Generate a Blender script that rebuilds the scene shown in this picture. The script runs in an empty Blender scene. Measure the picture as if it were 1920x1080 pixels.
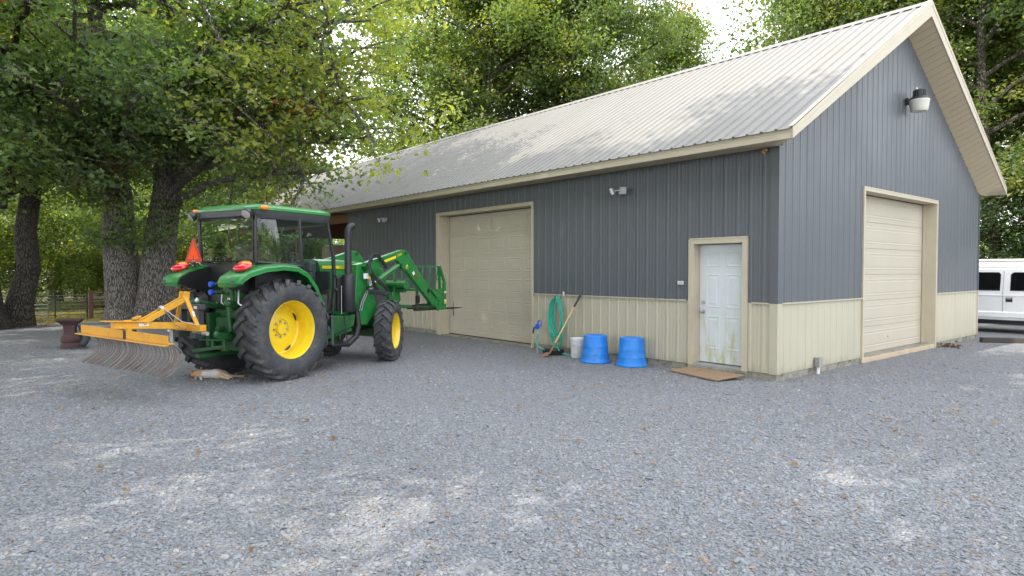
import bpy, bmesh, math, random
import numpy as np
from mathutils import Vector, Matrix

SC = bpy.context.scene
COL = SC.collection
R_ = math.radians

# ------------------------------------------------------------------ camera
CAM_POS = (5.03, -9.455, 1.715)
YAW, PITCH = -0.8790, -0.0273
cam_d = bpy.data.cameras.new('camera')
cam = bpy.data.objects.new('camera', cam_d)
COL.objects.link(cam)
cam.location = CAM_POS
cam.rotation_euler = (math.pi / 2 + PITCH, 0, -YAW)
cam_d.sensor_width = 36.0
cam_d.lens = 36.0 * 1210.0 / 1920.0
cam_d.clip_start = 0.05
cam_d.clip_end = 2000
SC.camera = cam

# ------------------------------------------------------------------ sky + sun
SUN_EL = R_(43)
SUN_AZ = math.atan2(-0.07, -0.997)          # compass style: atan2(x, y) of the direction towards the sun
world = bpy.data.worlds.new('World')
SC.world = world
world.use_nodes = True
wn, wl = world.node_tree.nodes, world.node_tree.links
wn.clear()
w_out = wn.new('ShaderNodeOutputWorld')
w_bg = wn.new('ShaderNodeBackground')
w_bg.inputs['Strength'].default_value = 0.15
w_sky = wn.new('ShaderNodeTexSky')
w_sky.sky_type = 'NISHITA'
w_sky.sun_disc = False
w_sky.sun_elevation = SUN_EL
w_sky.sun_rotation = SUN_AZ % (2 * math.pi)
w_sky.air_density = 1.0
w_sky.dust_density = 2.0
w_sky.ozone_density = 1.0
# white cloud noise added over the blue to whiten it and lift ambient light
w_tc = wn.new('ShaderNodeTexCoord')
w_map = wn.new('ShaderNodeMapping')
w_map.inputs['Scale'].default_value = (1.0, 1.0, 2.6)
w_noise = wn.new('ShaderNodeTexNoise')
w_noise.inputs['Scale'].default_value = 1.7
w_noise.inputs['Detail'].default_value = 8
w_noise.inputs['Roughness'].default_value = 0.58
w_ramp = wn.new('ShaderNodeValToRGB')
w_ramp.color_ramp.elements[0].position = 0.32
w_ramp.color_ramp.elements[1].position = 0.52
w_mix = wn.new('ShaderNodeMixRGB')
w_mix.inputs['Color2'].default_value = (10.2, 10.5, 11.0, 1)
wl.new(w_tc.outputs['Generated'], w_map.inputs['Vector'])
wl.new(w_map.outputs['Vector'], w_noise.inputs['Vector'])
wl.new(w_noise.outputs['Fac'], w_ramp.inputs['Fac'])
wl.new(w_ramp.outputs['Color'], w_mix.inputs['Fac'])
wl.new(w_sky.outputs['Color'], w_mix.inputs['Color1'])
wl.new(w_mix.outputs['Color'], w_bg.inputs['Color'])
wl.new(w_bg.outputs['Background'], w_out.inputs['Surface'])

sun_d = bpy.data.lights.new('sun', 'SUN')
sun_d.energy = 3.0
sun_d.angle = R_(0.45)
sun_d.color = (1.0, 0.92, 0.79)
sun = bpy.data.objects.new('sun', sun_d)
COL.objects.link(sun)
sdir = Vector((math.sin(SUN_AZ) * math.cos(SUN_EL), math.cos(SUN_AZ) * math.cos(SUN_EL), math.sin(SUN_EL)))
sun.rotation_euler = (-sdir).to_track_quat('-Z', 'Y').to_euler()
sun.location = (-20, -30, 40)

SC.view_settings.view_transform = 'Standard'
SC.view_settings.look = 'None'
SC.view_settings.exposure = 1.18
SC.view_settings.gamma = 1.0
SC.view_settings.use_curve_mapping = False
SC.render.engine = 'CYCLES'
SC.cycles.max_bounces = 9
SC.cycles.diffuse_bounces = 6
SC.cycles.glossy_bounces = 3
SC.cycles.transmission_bounces = 5
SC.cycles.transparent_max_bounces = 12
SC.cycles.caustics_reflective = False
SC.cycles.caustics_refractive = False
SC.cycles.use_denoising = True
SC.cycles.sample_clamp_indirect = 6

random.seed(7)
RNG = np.random.default_rng(7)

# ------------------------------------------------------------------ helpers
def tag(o, label=None, cat=None, group=None, kind=None):
    if label: o['label'] = label
    if cat: o['category'] = cat
    if group: o['group'] = group
    if kind: o['kind'] = kind
    return o

def empty(name, loc=(0, 0, 0), rz=0.0, parent=None):
    o = bpy.data.objects.new(name, None)
    COL.objects.link(o)
    o.location = loc
    o.rotation_euler = (0, 0, rz)
    o.empty_display_size = 0.2
    if parent: o.parent = parent
    return o

def linkmesh(name, me, parent=None):
    o = bpy.data.objects.new(name, me)
    COL.objects.link(o)
    if parent: o.parent = parent
    return o

def frame_of(d):
    d = Vector(d).normalized()
    a = Vector((0, 0, 1)) if abs(d.z) < 0.9 else Vector((1, 0, 0))
    u = d.cross(a).normalized()
    return u, d.cross(u).normalized(), d

class MB:
    def __init__(self):
        self.v, self.f = [], []
    def add(self, vs, fs):
        n = len(self.v)
        self.v += [tuple(p) for p in vs]
        self.f += [tuple(i + n for i in q) for q in fs]
        return self
    def bx(self, x0, x1, y0, y1, z0, z1):
        vs = [(x, y, z) for x in (x0, x1) for y in (y0, y1) for z in (z0, z1)]
        return self.add(vs, [(0, 1, 3, 2), (4, 6, 7, 5), (0, 4, 5, 1), (2, 3, 7, 6), (0, 2, 6, 4), (1, 5, 7, 3)])
    def bar(self, a, b, w, h, up=(0, 0, 1)):
        a, b = Vector(a), Vector(b)
        d = (b - a).normalized()
        s = d.cross(Vector(up))
        s = s.normalized() if s.length > 1e-6 else Vector((1, 0, 0))
        t = s.cross(d)
        vs = [p + s * (i * w / 2) + t * (j * h / 2) for p in (a, b) for i, j in ((-1, -1), (1, -1), (1, 1), (-1, 1))]
        return self.add(vs, [(0, 3, 2, 1), (4, 5, 6, 7)] + [(i, (i + 1) % 4, 4 + (i + 1) % 4, 4 + i) for i in range(4)])
    def cyl(self, a, b, r0, r1=None, n=14, caps=True):
        return self.tube([a, b], [r0, r0 if r1 is None else r1], n, caps)
    def tube(self, pts, r, n=8, caps=True, closed=False):
        pts = [Vector(p) for p in pts]
        m = len(pts)
        rs = list(r) if hasattr(r, '__len__') else [r] * m
        vs, fs = [], []
        u = None
        for i, p in enumerate(pts):
            if closed: d = pts[(i + 1) % m] - pts[i - 1]
            else: d = pts[min(i + 1, m - 1)] - pts[max(i - 1, 0)]
            d = d.normalized()
            if u is None: u = frame_of(d)[0]
            u = (u - d * u.dot(d))
            u = u.normalized() if u.length > 1e-6 else frame_of(d)[0]
            w = d.cross(u)
            for k in range(n):
                a = 2 * math.pi * k / n
                vs.append(p + (u * math.cos(a) + w * math.sin(a)) * rs[i])
        for i in range(m if closed else m - 1):
            j = (i + 1) % m
            for k in range(n):
                fs.append((i * n + k, i * n + (k + 1) % n, j * n + (k + 1) % n, j * n + k))
        if caps and not closed:
            fs.append(tuple(range(n - 1, -1, -1)))
            fs.append(tuple(range((m - 1) * n, m * n)))
        return self.add(vs, fs)
    def lathe(self, prof, o=(0, 0, 0), axis=(0, 0, 1), n=32):
        """prof: (radius, height along axis)"""
        u, w, d = frame_of(axis)
        o = Vector(o)
        vs, fs = [], []
        for r, h in prof:
            for k in range(n):
                a = 2 * math.pi * k / n
                vs.append(o + d * h + (u * math.cos(a) + w * math.sin(a)) * r)
        for i in range(len(prof) - 1):
            for k in range(n):
                fs.append((i * n + k, i * n + (k + 1) % n, (i + 1) * n + (k + 1) % n, (i + 1) * n + k))
        return self.add(vs, fs)
    def prism(self, poly, vec):
        poly = [Vector(p) for p in poly]
        vec = Vector(vec)
        n = len(poly)
        vs = poly + [p + vec for p in poly]
        fs = [tuple(range(n - 1, -1, -1)), tuple(range(n, 2 * n))]
        fs += [(i, (i + 1) % n, n + (i + 1) % n, n + i) for i in range(n)]
        return self.add(vs, fs)
    def grid(self, rows):
        """rows of equal length point lists -> sheet"""
        m, n = len(rows), len(rows[0])
        vs = [p for r in rows for p in r]
        fs = [(i * n + j, i * n + j + 1, (i + 1) * n + j + 1, (i + 1) * n + j) for i in range(m - 1) for j in range(n - 1)]
        return self.add(vs, fs)
    def ball(self, c, rx, ry=None, rz=None, n=12, m=8):
        ry = rx if ry is None else ry
        rz = rx if rz is None else rz
        c = Vector(c)
        vs, fs = [], []
        for i in range(m + 1):
            t = math.pi * i / m
            for k in range(n):
                a = 2 * math.pi * k / n
                vs.append(c + Vector((rx * math.sin(t) * math.cos(a), ry * math.sin(t) * math.sin(a), rz * math.cos(t))))
        for i in range(m):
            for k in range(n):
                fs.append((i * n + k, (i + 1) * n + k, (i + 1) * n + (k + 1) % n, i * n + (k + 1) % n))
        return self.add(vs, fs)
    def mesh(self, name, mat, smooth=False, fix=True):
        me = bpy.data.meshes.new(name)
        me.from_pydata(self.v, [], self.f)
        if fix:
            bm = bmesh.new()
            bm.from_mesh(me)
            bmesh.ops.remove_doubles(bm, verts=bm.verts, dist=1e-5)
            bmesh.ops.recalc_face_normals(bm, faces=bm.faces)
            bm.to_mesh(me)
            bm.free()
        if smooth:
            me.polygons.foreach_set('use_smooth', [True] * len(me.polygons))
            me.set_sharp_from_angle(angle=R_(38))
        if mat: me.materials.append(mat)
        me.update()
        return me
    def build(self, name, mat, parent=None, smooth=False, bevel=0.0, fix=True):
        o = linkmesh(name, self.mesh(name, mat, smooth, fix), parent)
        if bevel:
            b = o.modifiers.new('bevel', 'BEVEL')
            b.width = bevel
            b.segments = 2
            b.limit_method = 'ANGLE'
            b.angle_limit = R_(40)
            b.use_clamp_overlap = True
        return o

def copy_tree(o, parent=None):
    c = o.copy()
    COL.objects.link(c)
    if parent: c.parent = parent
    for ch in list(o.children): copy_tree(ch, c)
    return c

# ------------------------------------------------------------------ materials
def new_mat(name):
    m = bpy.data.materials.new(name)
    m.use_nodes = True
    nt = m.node_tree
    b = nt.nodes['Principled BSDF']
    return m, nt.nodes, nt.links, b

def ramp(n, l, src, stops):
    r = n.new('ShaderNodeValToRGB')
    e = r.color_ramp.elements
    while len(e) < len(stops): e.new(0.5)
    for x, (p, c) in zip(e, stops):
        x.position = p
        x.color = tuple(c) + (1,) if len(c) == 3 else c
    l.new(src, r.inputs['Fac'])
    return r

def noise(n, l, vec, scale, detail=5, rough=0.55):
    t = n.new('ShaderNodeTexNoise')
    t.inputs['Scale'].default_value = scale
    t.inputs['Detail'].default_value = detail
    t.inputs['Roughness'].default_value = rough
    if vec: l.new(vec, t.inputs['Vector'])
    return t

def mixc(n, l, fac, a, b, mode='MIX'):
    m = n.new('ShaderNodeMixRGB')
    m.blend_type = mode
    for s, v in (('Fac', fac), ('Color1', a), ('Color2', b)):
        if isinstance(v, (int, float)): m.inputs[s].default_value = v
        elif isinstance(v, tuple): m.inputs[s].default_value = v + (1,) if len(v) == 3 else v
        else: l.new(v, m.inputs[s])
    return m.outputs['Color']

def pmat(name, col, rough=0.5, metal=0.0, var=0.12, scale=3.0, fine=60.0, bump=0.0, bscale=80.0, dirt=None, dirt_amt=0.5, coat=0.0, spec=0.5, dirt_scale=2.5):
    m, n, l, b = new_mat(name)
    g = n.new('ShaderNodeNewGeometry')
    t = noise(n, l, g.outputs['Position'], scale, 6, 0.6)
    lo = tuple(c * (1 - var) for c in col)
    hi = tuple(min(1, c * (1 + var)) for c in col)
    c = ramp(n, l, t.outputs['Fac'], [(0.3, lo), (0.7, hi)]).outputs['Color']
    t2 = noise(n, l, g.outputs['Position'], fine, 4, 0.6)
    c = mixc(n, l, 0.35 * min(1, var * 4), c, ramp(n, l, t2.outputs['Fac'], [(0.3, tuple(x * 0.75 for x in col)), (0.7, hi)]).outputs['Color'])
    if dirt:
        t3 = noise(n, l, g.outputs['Position'], dirt_scale, 9, 0.72)
        f = ramp(n, l, t3.outputs['Fac'], [(0.48, (0, 0, 0)), (0.66, (dirt_amt,) * 3)]).outputs['Color']
        c = mixc(n, l, f, c, tuple(dirt))
    l.new(c, b.inputs['Base Color'])
    rr = ramp(n, l, t.outputs['Fac'], [(0.25, (max(0, rough - 0.1),) * 3), (0.75, (min(1, rough + 0.12),) * 3)])
    l.new(rr.outputs['Color'], b.inputs['Roughness'])
    b.inputs['Metallic'].default_value = metal
    b.inputs['Specular IOR Level'].default_value = spec
    if coat:
        b.inputs['Coat Weight'].default_value = coat
        b.inputs['Coat Roughness'].default_value = 0.08
    if bump:
        t4 = noise(n, l, g.outputs['Position'], bscale, 6, 0.65)
        bp = n.new('ShaderNodeBump')
        bp.inputs['Strength'].default_value = bump
        bp.inputs['Distance'].default_value = 0.02
        l.new(t4.outputs['Fac'], bp.inputs['Height'])
        l.new(bp.outputs['Normal'], b.inputs['Normal'])
    return m

M = {}
M['gray_siding'] = pmat('gray_siding', (0.092, 0.103, 0.116), 0.45, 0, 0.04, 0.7, 12)
M['cream_siding'] = pmat('cream_siding', (0.445, 0.41, 0.315), 0.45, 0, 0.03, 0.8, 15, dirt=(0.37, 0.345, 0.26), dirt_amt=0.15)
M['cream_trim'] = pmat('cream_trim', (0.492, 0.435, 0.328), 0.45, 0, 0.05, 1.5, 20, dirt=(0.369, 0.337, 0.246), dirt_amt=0.3)
M['cream_door'] = pmat('cream_door', (0.465, 0.42, 0.335), 0.5, 0, 0.04, 1.0, 25, dirt=(0.410, 0.378, 0.296), dirt_amt=0.3)
M['soffit'] = pmat('soffit', (0.509, 0.427, 0.296), 0.55, 0, 0.05, 2.0, 20)
M['roof_metal'] = pmat('roof_metal', (0.200, 0.194, 0.181), 0.5, 0.0, 0.06, 0.5, 6, dirt=(0.17, 0.158, 0.14), dirt_amt=0.4, dirt_scale=1.1, spec=0.3)
M['concrete'] = pmat('concrete', (0.27, 0.25, 0.21), 0.9, 0, 0.25, 3, 40, bump=0.4, bscale=60, dirt=(0.085, 0.095, 0.04), dirt_amt=0.95, dirt_scale=4.5)
M['tan_concrete'] = pmat('tan_concrete', (0.46, 0.36, 0.25), 0.9, 0, 0.15, 3, 40, bump=0.3, bscale=60)
M['wood_beam'] = pmat('wood_beam', (0.20, 0.095, 0.045), 0.8, 0, 0.3, 2, 30, bump=0.3, bscale=30)
M['board_wood'] = pmat('board_wood', (0.30, 0.20, 0.125), 0.85, 0, 0.3, 4, 35, bump=0.5, bscale=40, dirt=(0.15, 0.10, 0.06), dirt_amt=0.7, dirt_scale=4)
M['dark_inside'] = pmat('dark_inside', (0.03, 0.03, 0.03), 0.8)
M['green_paint'] = pmat('green_paint', (0.018, 0.19, 0.040), 0.30, 0, 0.08, 2, 30, coat=0.35, dirt=(0.11, 0.17, 0.085), dirt_amt=0.3, dirt_scale=3.5)
M['green_frame'] = pmat('green_frame', (0.012, 0.090, 0.024), 0.42, 0, 0.2, 4, 40, dirt=(0.09, 0.10, 0.06), dirt_amt=0.35, dirt_scale=8)
M['yellow_rim'] = pmat('yellow_rim', (0.82, 0.60, 0.02), 0.35, 0, 0.05, 3, 30, coat=0.2, dirt=(0.5, 0.36, 0.08), dirt_amt=0.3, dirt_scale=6)
M['rake_yellow'] = pmat('rake_yellow', (0.72, 0.36, 0.025), 0.42, 0, 0.08, 3, 40, dirt=(0.35, 0.18, 0.06), dirt_amt=0.45, dirt_scale=6)
M['tyre'] = pmat('tyre', (0.047, 0.050, 0.056), 0.78, 0, 0.25, 5, 60, bump=0.25, bscale=120, dirt=(0.17, 0.15, 0.12), dirt_amt=0.4, dirt_scale=6)
M['black_plastic'] = pmat('black_plastic', (0.022, 0.023, 0.025), 0.45, 0, 0.2, 6, 60)
M['black_gloss'] = pmat('black_gloss', (0.02, 0.021, 0.024), 0.28, 0, 0.15, 5, 50)
M['dark_gray'] = pmat('dark_gray', (0.06, 0.063, 0.068), 0.5, 0, 0.15, 5, 60)
M['muffler'] = pmat('muffler', (0.035, 0.036, 0.042), 0.42, 0.3, 0.15, 4, 50)
M['rubber_hose'] = pmat('rubber_hose', (0.02, 0.02, 0.022), 0.55, 0, 0.2, 8, 80)
M['steel'] = pmat('steel', (0.50, 0.50, 0.49), 0.35, 0.9, 0.15, 8, 60)
M['rust_tine'] = pmat('rust_tine', (0.19, 0.17, 0.155), 0.6, 0.35, 0.35, 5, 60, dirt=(0.22, 0.085, 0.045), dirt_amt=0.8, dirt_scale=9)
M['rust_iron'] = pmat('rust_iron', (0.070, 0.034, 0.036), 0.75, 0.1, 0.25, 6, 60, bump=0.3, bscale=60, dirt=(0.11, 0.06, 0.05), dirt_amt=0.4)
M['spear_steel'] = pmat('spear_steel', (0.05, 0.042, 0.038), 0.5, 0.5, 0.2, 6, 60)
M['white_paint'] = pmat('white_paint', (0.78, 0.79, 0.80), 0.4, 0, 0.04, 3, 30, coat=0.2)
M['vehicle_white'] = pmat('vehicle_white', (0.78, 0.78, 0.77), 0.25, 0, 0.03, 1, 30, coat=0.6)
M['silver_trim'] = pmat('silver_trim', (0.42, 0.42, 0.43), 0.4, 0.4, 0.05, 2, 30)
M['blue_tub'] = pmat('blue_tub', (0.008, 0.185, 0.62), 0.5, 0, 0.14, 4, 40, dirt=(0.10, 0.25, 0.52), dirt_amt=0.6, dirt_scale=6)
M['blue_handle'] = pmat('blue_handle', (0.02, 0.10, 0.55), 0.4, 0, 0.1, 8, 60)
M['hose_green'] = pmat('hose_green', (0.035, 0.40, 0.29), 0.42, 0, 0.12, 6, 60)
M['bucket_white'] = pmat('bucket_white', (0.62, 0.63, 0.66), 0.45, 0, 0.08, 6, 30, dirt=(0.35, 0.33, 0.32), dirt_amt=0.35, dirt_scale=9)
M['handle_wood'] = pmat('handle_wood', (0.58, 0.43, 0.20), 0.6, 0, 0.2, 5, 60)
M['rust_blade'] = pmat('rust_blade', (0.26, 0.135, 0.08), 0.65, 0.3, 0.3, 9, 80, dirt=(0.32, 0.24, 0.19), dirt_amt=0.6, dirt_scale=12)
M['galv'] = pmat('galv', (0.42, 0.43, 0.43), 0.45, 0.6, 0.15, 6, 60)
M['gray_box'] = pmat('gray_box', (0.30, 0.29, 0.27), 0.65, 0, 0.12, 6, 60)
M['fence_pipe'] = pmat('fence_pipe', (0.20, 0.19, 0.175), 0.55, 0.3, 0.3, 4, 40, dirt=(0.20, 0.10, 0.06), dirt_amt=0.6)
M['fence_dark'] = pmat('fence_dark', (0.05, 0.055, 0.06), 0.55, 0.2, 0.3, 4, 40)
M['fence_post'] = pmat('fence_post', (0.17, 0.085, 0.065), 0.8, 0, 0.25, 5, 40, bump=0.3)
M['red_lens'] = pmat('red_lens', (0.62, 0.012, 0.022), 0.18, 0, 0.12, 18, 60, coat=0.6)
M['orange_lens'] = pmat('orange_lens', (0.85, 0.22, 0.01), 0.2, 0, 0.1, 18, 60, coat=0.6)
M['smv_orange'] = pmat('smv_orange', (0.95, 0.095, 0.004), 0.8, 0, 0.03, 8, 60)
M['smv_red'] = pmat('smv_red', (0.42, 0.015, 0.012), 0.35, 0, 0.05, 8, 60)
M['decal_yellow'] = pmat('decal_yellow', (0.86, 0.66, 0.02), 0.4, 0, 0.03)
M['decal_black'] = pmat('decal_black', (0.012, 0.012, 0.012), 0.4, 0, 0.05)
M['decal_white'] = pmat('decal_white', (0.72, 0.72, 0.72), 0.45, 0, 0.05)
M['blue_cap'] = pmat('blue_cap', (0.01, 0.06, 0.50), 0.4, 0, 0.1)
M['seat_cloth'] = pmat('seat_cloth', (0.035, 0.035, 0.035), 0.85, 0, 0.2)
M['lamp_glass'] = pmat('lamp_glass', (0.42, 0.42, 0.41), 0.3, 0, 0.05, 10, 50)
M['frosted_lens'] = pmat('frosted_lens', (0.66, 0.64, 0.58), 0.32, 0, 0.05, 10, 50)
M['tan_tank'] = pmat('tan_tank', (0.50, 0.36, 0.24), 0.6, 0, 0.1, 4, 40)
M['tire_dark'] = pmat('tire_dark', (0.02, 0.02, 0.02), 0.7, 0, 0.1)
M['strip'] = pmat('strip', (0.055, 0.045, 0.04), 0.9, 0, 0.3, 4, 40, bump=0.3)
M['nest'] = pmat('nest', (0.42, 0.25, 0.12), 0.9, 0, 0.3, 20, 90, bump=0.6)
M['debris'] = pmat('debris', (0.12, 0.075, 0.05), 0.9, 0, 0.4, 20, 90, bump=0.6)

def glass_mat(name, tint, base_refl=0.06):
    m, n, l, b = new_mat(name)
    n.remove(b)
    out = n['Material Output']
    tr = n.new('ShaderNodeBsdfTransparent'); tr.inputs['Color'].default_value = tint + (1,)
    gl = n.new('ShaderNodeBsdfGlossy'); gl.inputs['Roughness'].default_value = 0.015
    gl.inputs['Color'].default_value = (0.95, 0.97, 0.97, 1)
    fr = n.new('ShaderNodeLayerWeight'); fr.inputs['Blend'].default_value = 0.5
    pw = n.new('ShaderNodeMath'); pw.operation = 'POWER'; pw.inputs[1].default_value = 4.0
    ad = n.new('ShaderNodeMath'); ad.operation = 'MULTIPLY_ADD'; ad.inputs[1].default_value = 0.9; ad.inputs[2].default_value = base_refl
    mx = n.new('ShaderNodeMixShader')
    l.new(fr.outputs['Facing'], pw.inputs[0]); l.new(pw.outputs[0], ad.inputs[0]); l.new(ad.outputs[0], mx.inputs['Fac'])
    l.new(tr.outputs[0], mx.inputs[1]); l.new(gl.outputs[0], mx.inputs[2])
    l.new(mx.outputs[0], out.inputs['Surface'])
    return m
M['cab_glass'] = glass_mat('cab_glass', (0.78, 0.88, 0.84), 0.07)
M['dark_glass'] = glass_mat('dark_glass', (0.05, 0.055, 0.06), 0.06)

def stained_door():
    m, n, l, b = new_mat('white_door')
    g = n.new('ShaderNodeNewGeometry')
    sp = n.new('ShaderNodeSeparateXYZ'); l.new(g.outputs['Position'], sp.inputs[0])
    t = noise(n, l, g.outputs['Position'], 1.2, 4)
    base = ramp(n, l, t.outputs['Fac'], [(0.3, (0.56, 0.60, 0.63)), (0.7, (0.61, 0.645, 0.67))]).outputs['Color']
    mp = n.new('ShaderNodeMapping'); mp.inputs['Scale'].default_value = (9, 1, 2.2)
    l.new(g.outputs['Position'], mp.inputs['Vector'])
    s = noise(n, l, mp.outputs['Vector'], 1.0, 7, 0.7)
    f = ramp(n, l, s.outputs['Fac'], [(0.47, (0, 0, 0)), (0.66, (0.95,) * 3)]).outputs['Color']
    hz = n.new('ShaderNodeMapRange'); hz.inputs['From Min'].default_value = 1.15; hz.inputs['From Max'].default_value = 0.45
    l.new(sp.outputs['Z'], hz.inputs['Value'])
    mm = n.new('ShaderNodeMath'); mm.operation = 'MULTIPLY'
    l.new(f, mm.inputs[0]); l.new(hz.outputs[0], mm.inputs[1])
    l.new(mixc(n, l, mm.outputs[0], base, (0.40, 0.42, 0.16)), b.inputs['Base Color'])
    b.inputs['Roughness'].default_value = 0.45
    return m
M['white_door'] = stained_door()

def splash(m):
    n, l = m.node_tree.nodes, m.node_tree.links
    b = n['Principled BSDF']
    src = b.inputs['Base Color'].links[0].from_socket
    g = n.new('ShaderNodeNewGeometry')
    sp = n.new('ShaderNodeSeparateXYZ'); l.new(g.outputs['Position'], sp.inputs[0])
    mp = n.new('ShaderNodeMapping'); mp.inputs['Scale'].default_value = (7, 7, 3)
    l.new(g.outputs['Position'], mp.inputs['Vector'])
    t = noise(n, l, mp.outputs['Vector'], 1.0, 8, 0.75)
    hz = n.new('ShaderNodeMapRange'); hz.inputs['From Min'].default_value = 0.10; hz.inputs['From Max'].default_value = 0.42
    hz.inputs['To Min'].default_value = 0.30; hz.inputs['To Max'].default_value = -0.25
    l.new(sp.outputs['Z'], hz.inputs['Value'])
    ad = n.new('ShaderNodeMath'); ad.operation = 'ADD'; l.new(t.outputs['Fac'], ad.inputs[0]); l.new(hz.outputs[0], ad.inputs[1])
    f = ramp(n, l, ad.outputs[0], [(0.60, (0, 0, 0)), (0.9, (0.5,) * 3)]).outputs['Color']
    l.new(mixc(n, l, f, src, (0.20, 0.19, 0.12)), b.inputs['Base Color'])
splash(M['cream_siding'])

def bark(name, col, sc=1.0):
    m, n, l, b = new_mat(name)
    g = n.new('ShaderNodeNewGeometry')
    mp = n.new('ShaderNodeMapping'); mp.inputs['Scale'].default_value = (26 * sc, 26 * sc, 4.5 * sc)
    l.new(g.outputs['Position'], mp.inputs['Vector'])
    w = noise(n, l, g.outputs['Position'], 3.0, 4)
    add = n.new('ShaderNodeMixRGB'); add.blend_type = 'ADD'; add.inputs['Fac'].default_value = 0.9
    l.new(mp.outputs['Vector'], add.inputs['Color1']); l.new(w.outputs['Color'], add.inputs['Color2'])
    v = n.new('ShaderNodeTexVoronoi'); v.feature = 'DISTANCE_TO_EDGE'; v.inputs['Scale'].default_value = 1.0
    l.new(add.outputs['Color'], v.inputs['Vector'])
    fine = noise(n, l, mp.outputs['Vector'], 2.2, 6, 0.7)
    crack = ramp(n, l, v.outputs['Distance'], [(0.0, (0, 0, 0)), (0.16, (1, 1, 1))]).outputs['Color']
    c1 = ramp(n, l, fine.outputs['Fac'], [(0.3, tuple(x * 0.62 for x in col)), (0.7, tuple(x * 1.25 for x in col))]).outputs['Color']
    c = mixc(n, l, crack, tuple(x * 0.28 for x in col), c1)
    moss = noise(n, l, g.outputs['Position'], 1.4, 6)
    c = mixc(n, l, ramp(n, l, moss.outputs['Fac'], [(0.52, (0, 0, 0)), (0.72, (0.35,) * 3)]).outputs['Color'], c, (0.12, 0.13, 0.09))
    l.new(c, b.inputs['Base Color'])
    b.inputs['Roughness'].default_value = 0.95
    b.inputs['Specular IOR Level'].default_value = 0.15
    hh = n.new('ShaderNodeMath'); hh.operation = 'MULTIPLY_ADD'; hh.inputs[1].default_value = 0.35
    l.new(fine.outputs['Fac'], hh.inputs[0]); l.new(crack, hh.inputs[2])
    bp = n.new('ShaderNodeBump'); bp.inputs['Strength'].default_value = 1.0; bp.inputs['Distance'].default_value = 0.05
    l.new(hh.outputs[0], bp.inputs['Height']); l.new(bp.outputs['Normal'], b.inputs['Normal'])
    return m
M['bark_gray'] = bark('bark_gray', (0.33, 0.30, 0.27))
M['bark_dark'] = bark('bark_dark', (0.16, 0.14, 0.12), 1.2)

def leaf_mat(name):
    """leaf colour comes from each leaf's own 'tint' attribute"""
    m, n, l, b = new_mat(name)
    out = n['Material Output']
    a = n.new('ShaderNodeAttribute'); a.attribute_name = 'tint'
    l.new(a.outputs['Color'], b.inputs['Base Color'])
    b.inputs['Roughness'].default_value = 0.42
    b.inputs['Specular IOR Level'].default_value = 0.85
    tr = n.new('ShaderNodeBsdfTranslucent')
    l.new(mixc(n, l, 1.0, a.outputs['Color'], (2.2, 2.3, 0.7), 'MULTIPLY'), tr.inputs['Color'])
    mx = n.new('ShaderNodeMixShader'); mx.inputs['Fac'].default_value = 0.5
    l.new(b.outputs[0], mx.inputs[1]); l.new(tr.outputs[0], mx.inputs[2])
    l.new(mx.outputs[0], out.inputs['Surface'])
    return m
M['leaf'] = leaf_mat('leaf')

def gravel_mat():
    m, n, l, b = new_mat('gravel')
    g = n.new('ShaderNodeNewGeometry')
    def vor(scale):
        v = n.new('ShaderNodeTexVoronoi'); v.inputs['Scale'].default_value = scale
        l.new(g.outputs['Position'], v.inputs['Vector']); return v
    v = vor(36); v2 = vor(66)
    sep = n.new('ShaderNodeSeparateColor'); l.new(v.outputs['Color'], sep.inputs[0])
    sep2 = n.new('ShaderNodeSeparateColor'); l.new(v2.outputs['Color'], sep2.inputs[0])
    c = ramp(n, l, sep.outputs[0], [(0.0, (0.155, 0.158, 0.166)), (0.45, (0.201, 0.205, 0.211)), (0.93, (0.244, 0.244, 0.246)), (0.98, (0.238, 0.191, 0.132))]).outputs['Color']
    c2 = ramp(n, l, sep2.outputs[0], [(0.0, (0.145, 0.149, 0.155)), (0.5, (0.201, 0.205, 0.211)), (1.0, (0.251, 0.251, 0.251))]).outputs['Color']
    c = mixc(n, l, 0.45, c, c2)
    big = noise(n, l, g.outputs['Position'], 0.55, 7, 0.62)
    c = mixc(n, l, ramp(n, l, big.outputs['Fac'], [(0.45, (0, 0, 0)), (0.75, (0.35,) * 3)]).outputs['Color'], c, (0.215, 0.195, 0.165))
    edge = ramp(n, l, v.outputs['Distance'], [(0.45, (1, 1, 1)), (0.75, (0.68, 0.68, 0.7))]).outputs['Color']
    c = mixc(n, l, 0.8, c, edge, 'MULTIPLY')
    c = mixc(n, l, 1.0, c, (0.98, 1.0, 1.05), 'MULTIPLY')
    l.new(c, b.inputs['Base Color'])
    b.inputs['Roughness'].default_value = 0.9
    b.inputs['Specular IOR Level'].default_value = 0.25
    s = n.new('ShaderNodeMath'); s.operation = 'ADD'
    l.new(v.outputs['Distance'], s.inputs[0]); l.new(v2.outputs['Distance'], s.inputs[1])
    bp = n.new('ShaderNodeBump'); bp.invert = True; bp.inputs['Strength'].default_value = 0.7; bp.inputs['Distance'].default_value = 0.009
    l.new(s.outputs[0], bp.inputs['Height']); l.new(bp.outputs['Normal'], b.inputs['Normal'])
    return m
M['gravel'] = gravel_mat()

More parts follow.
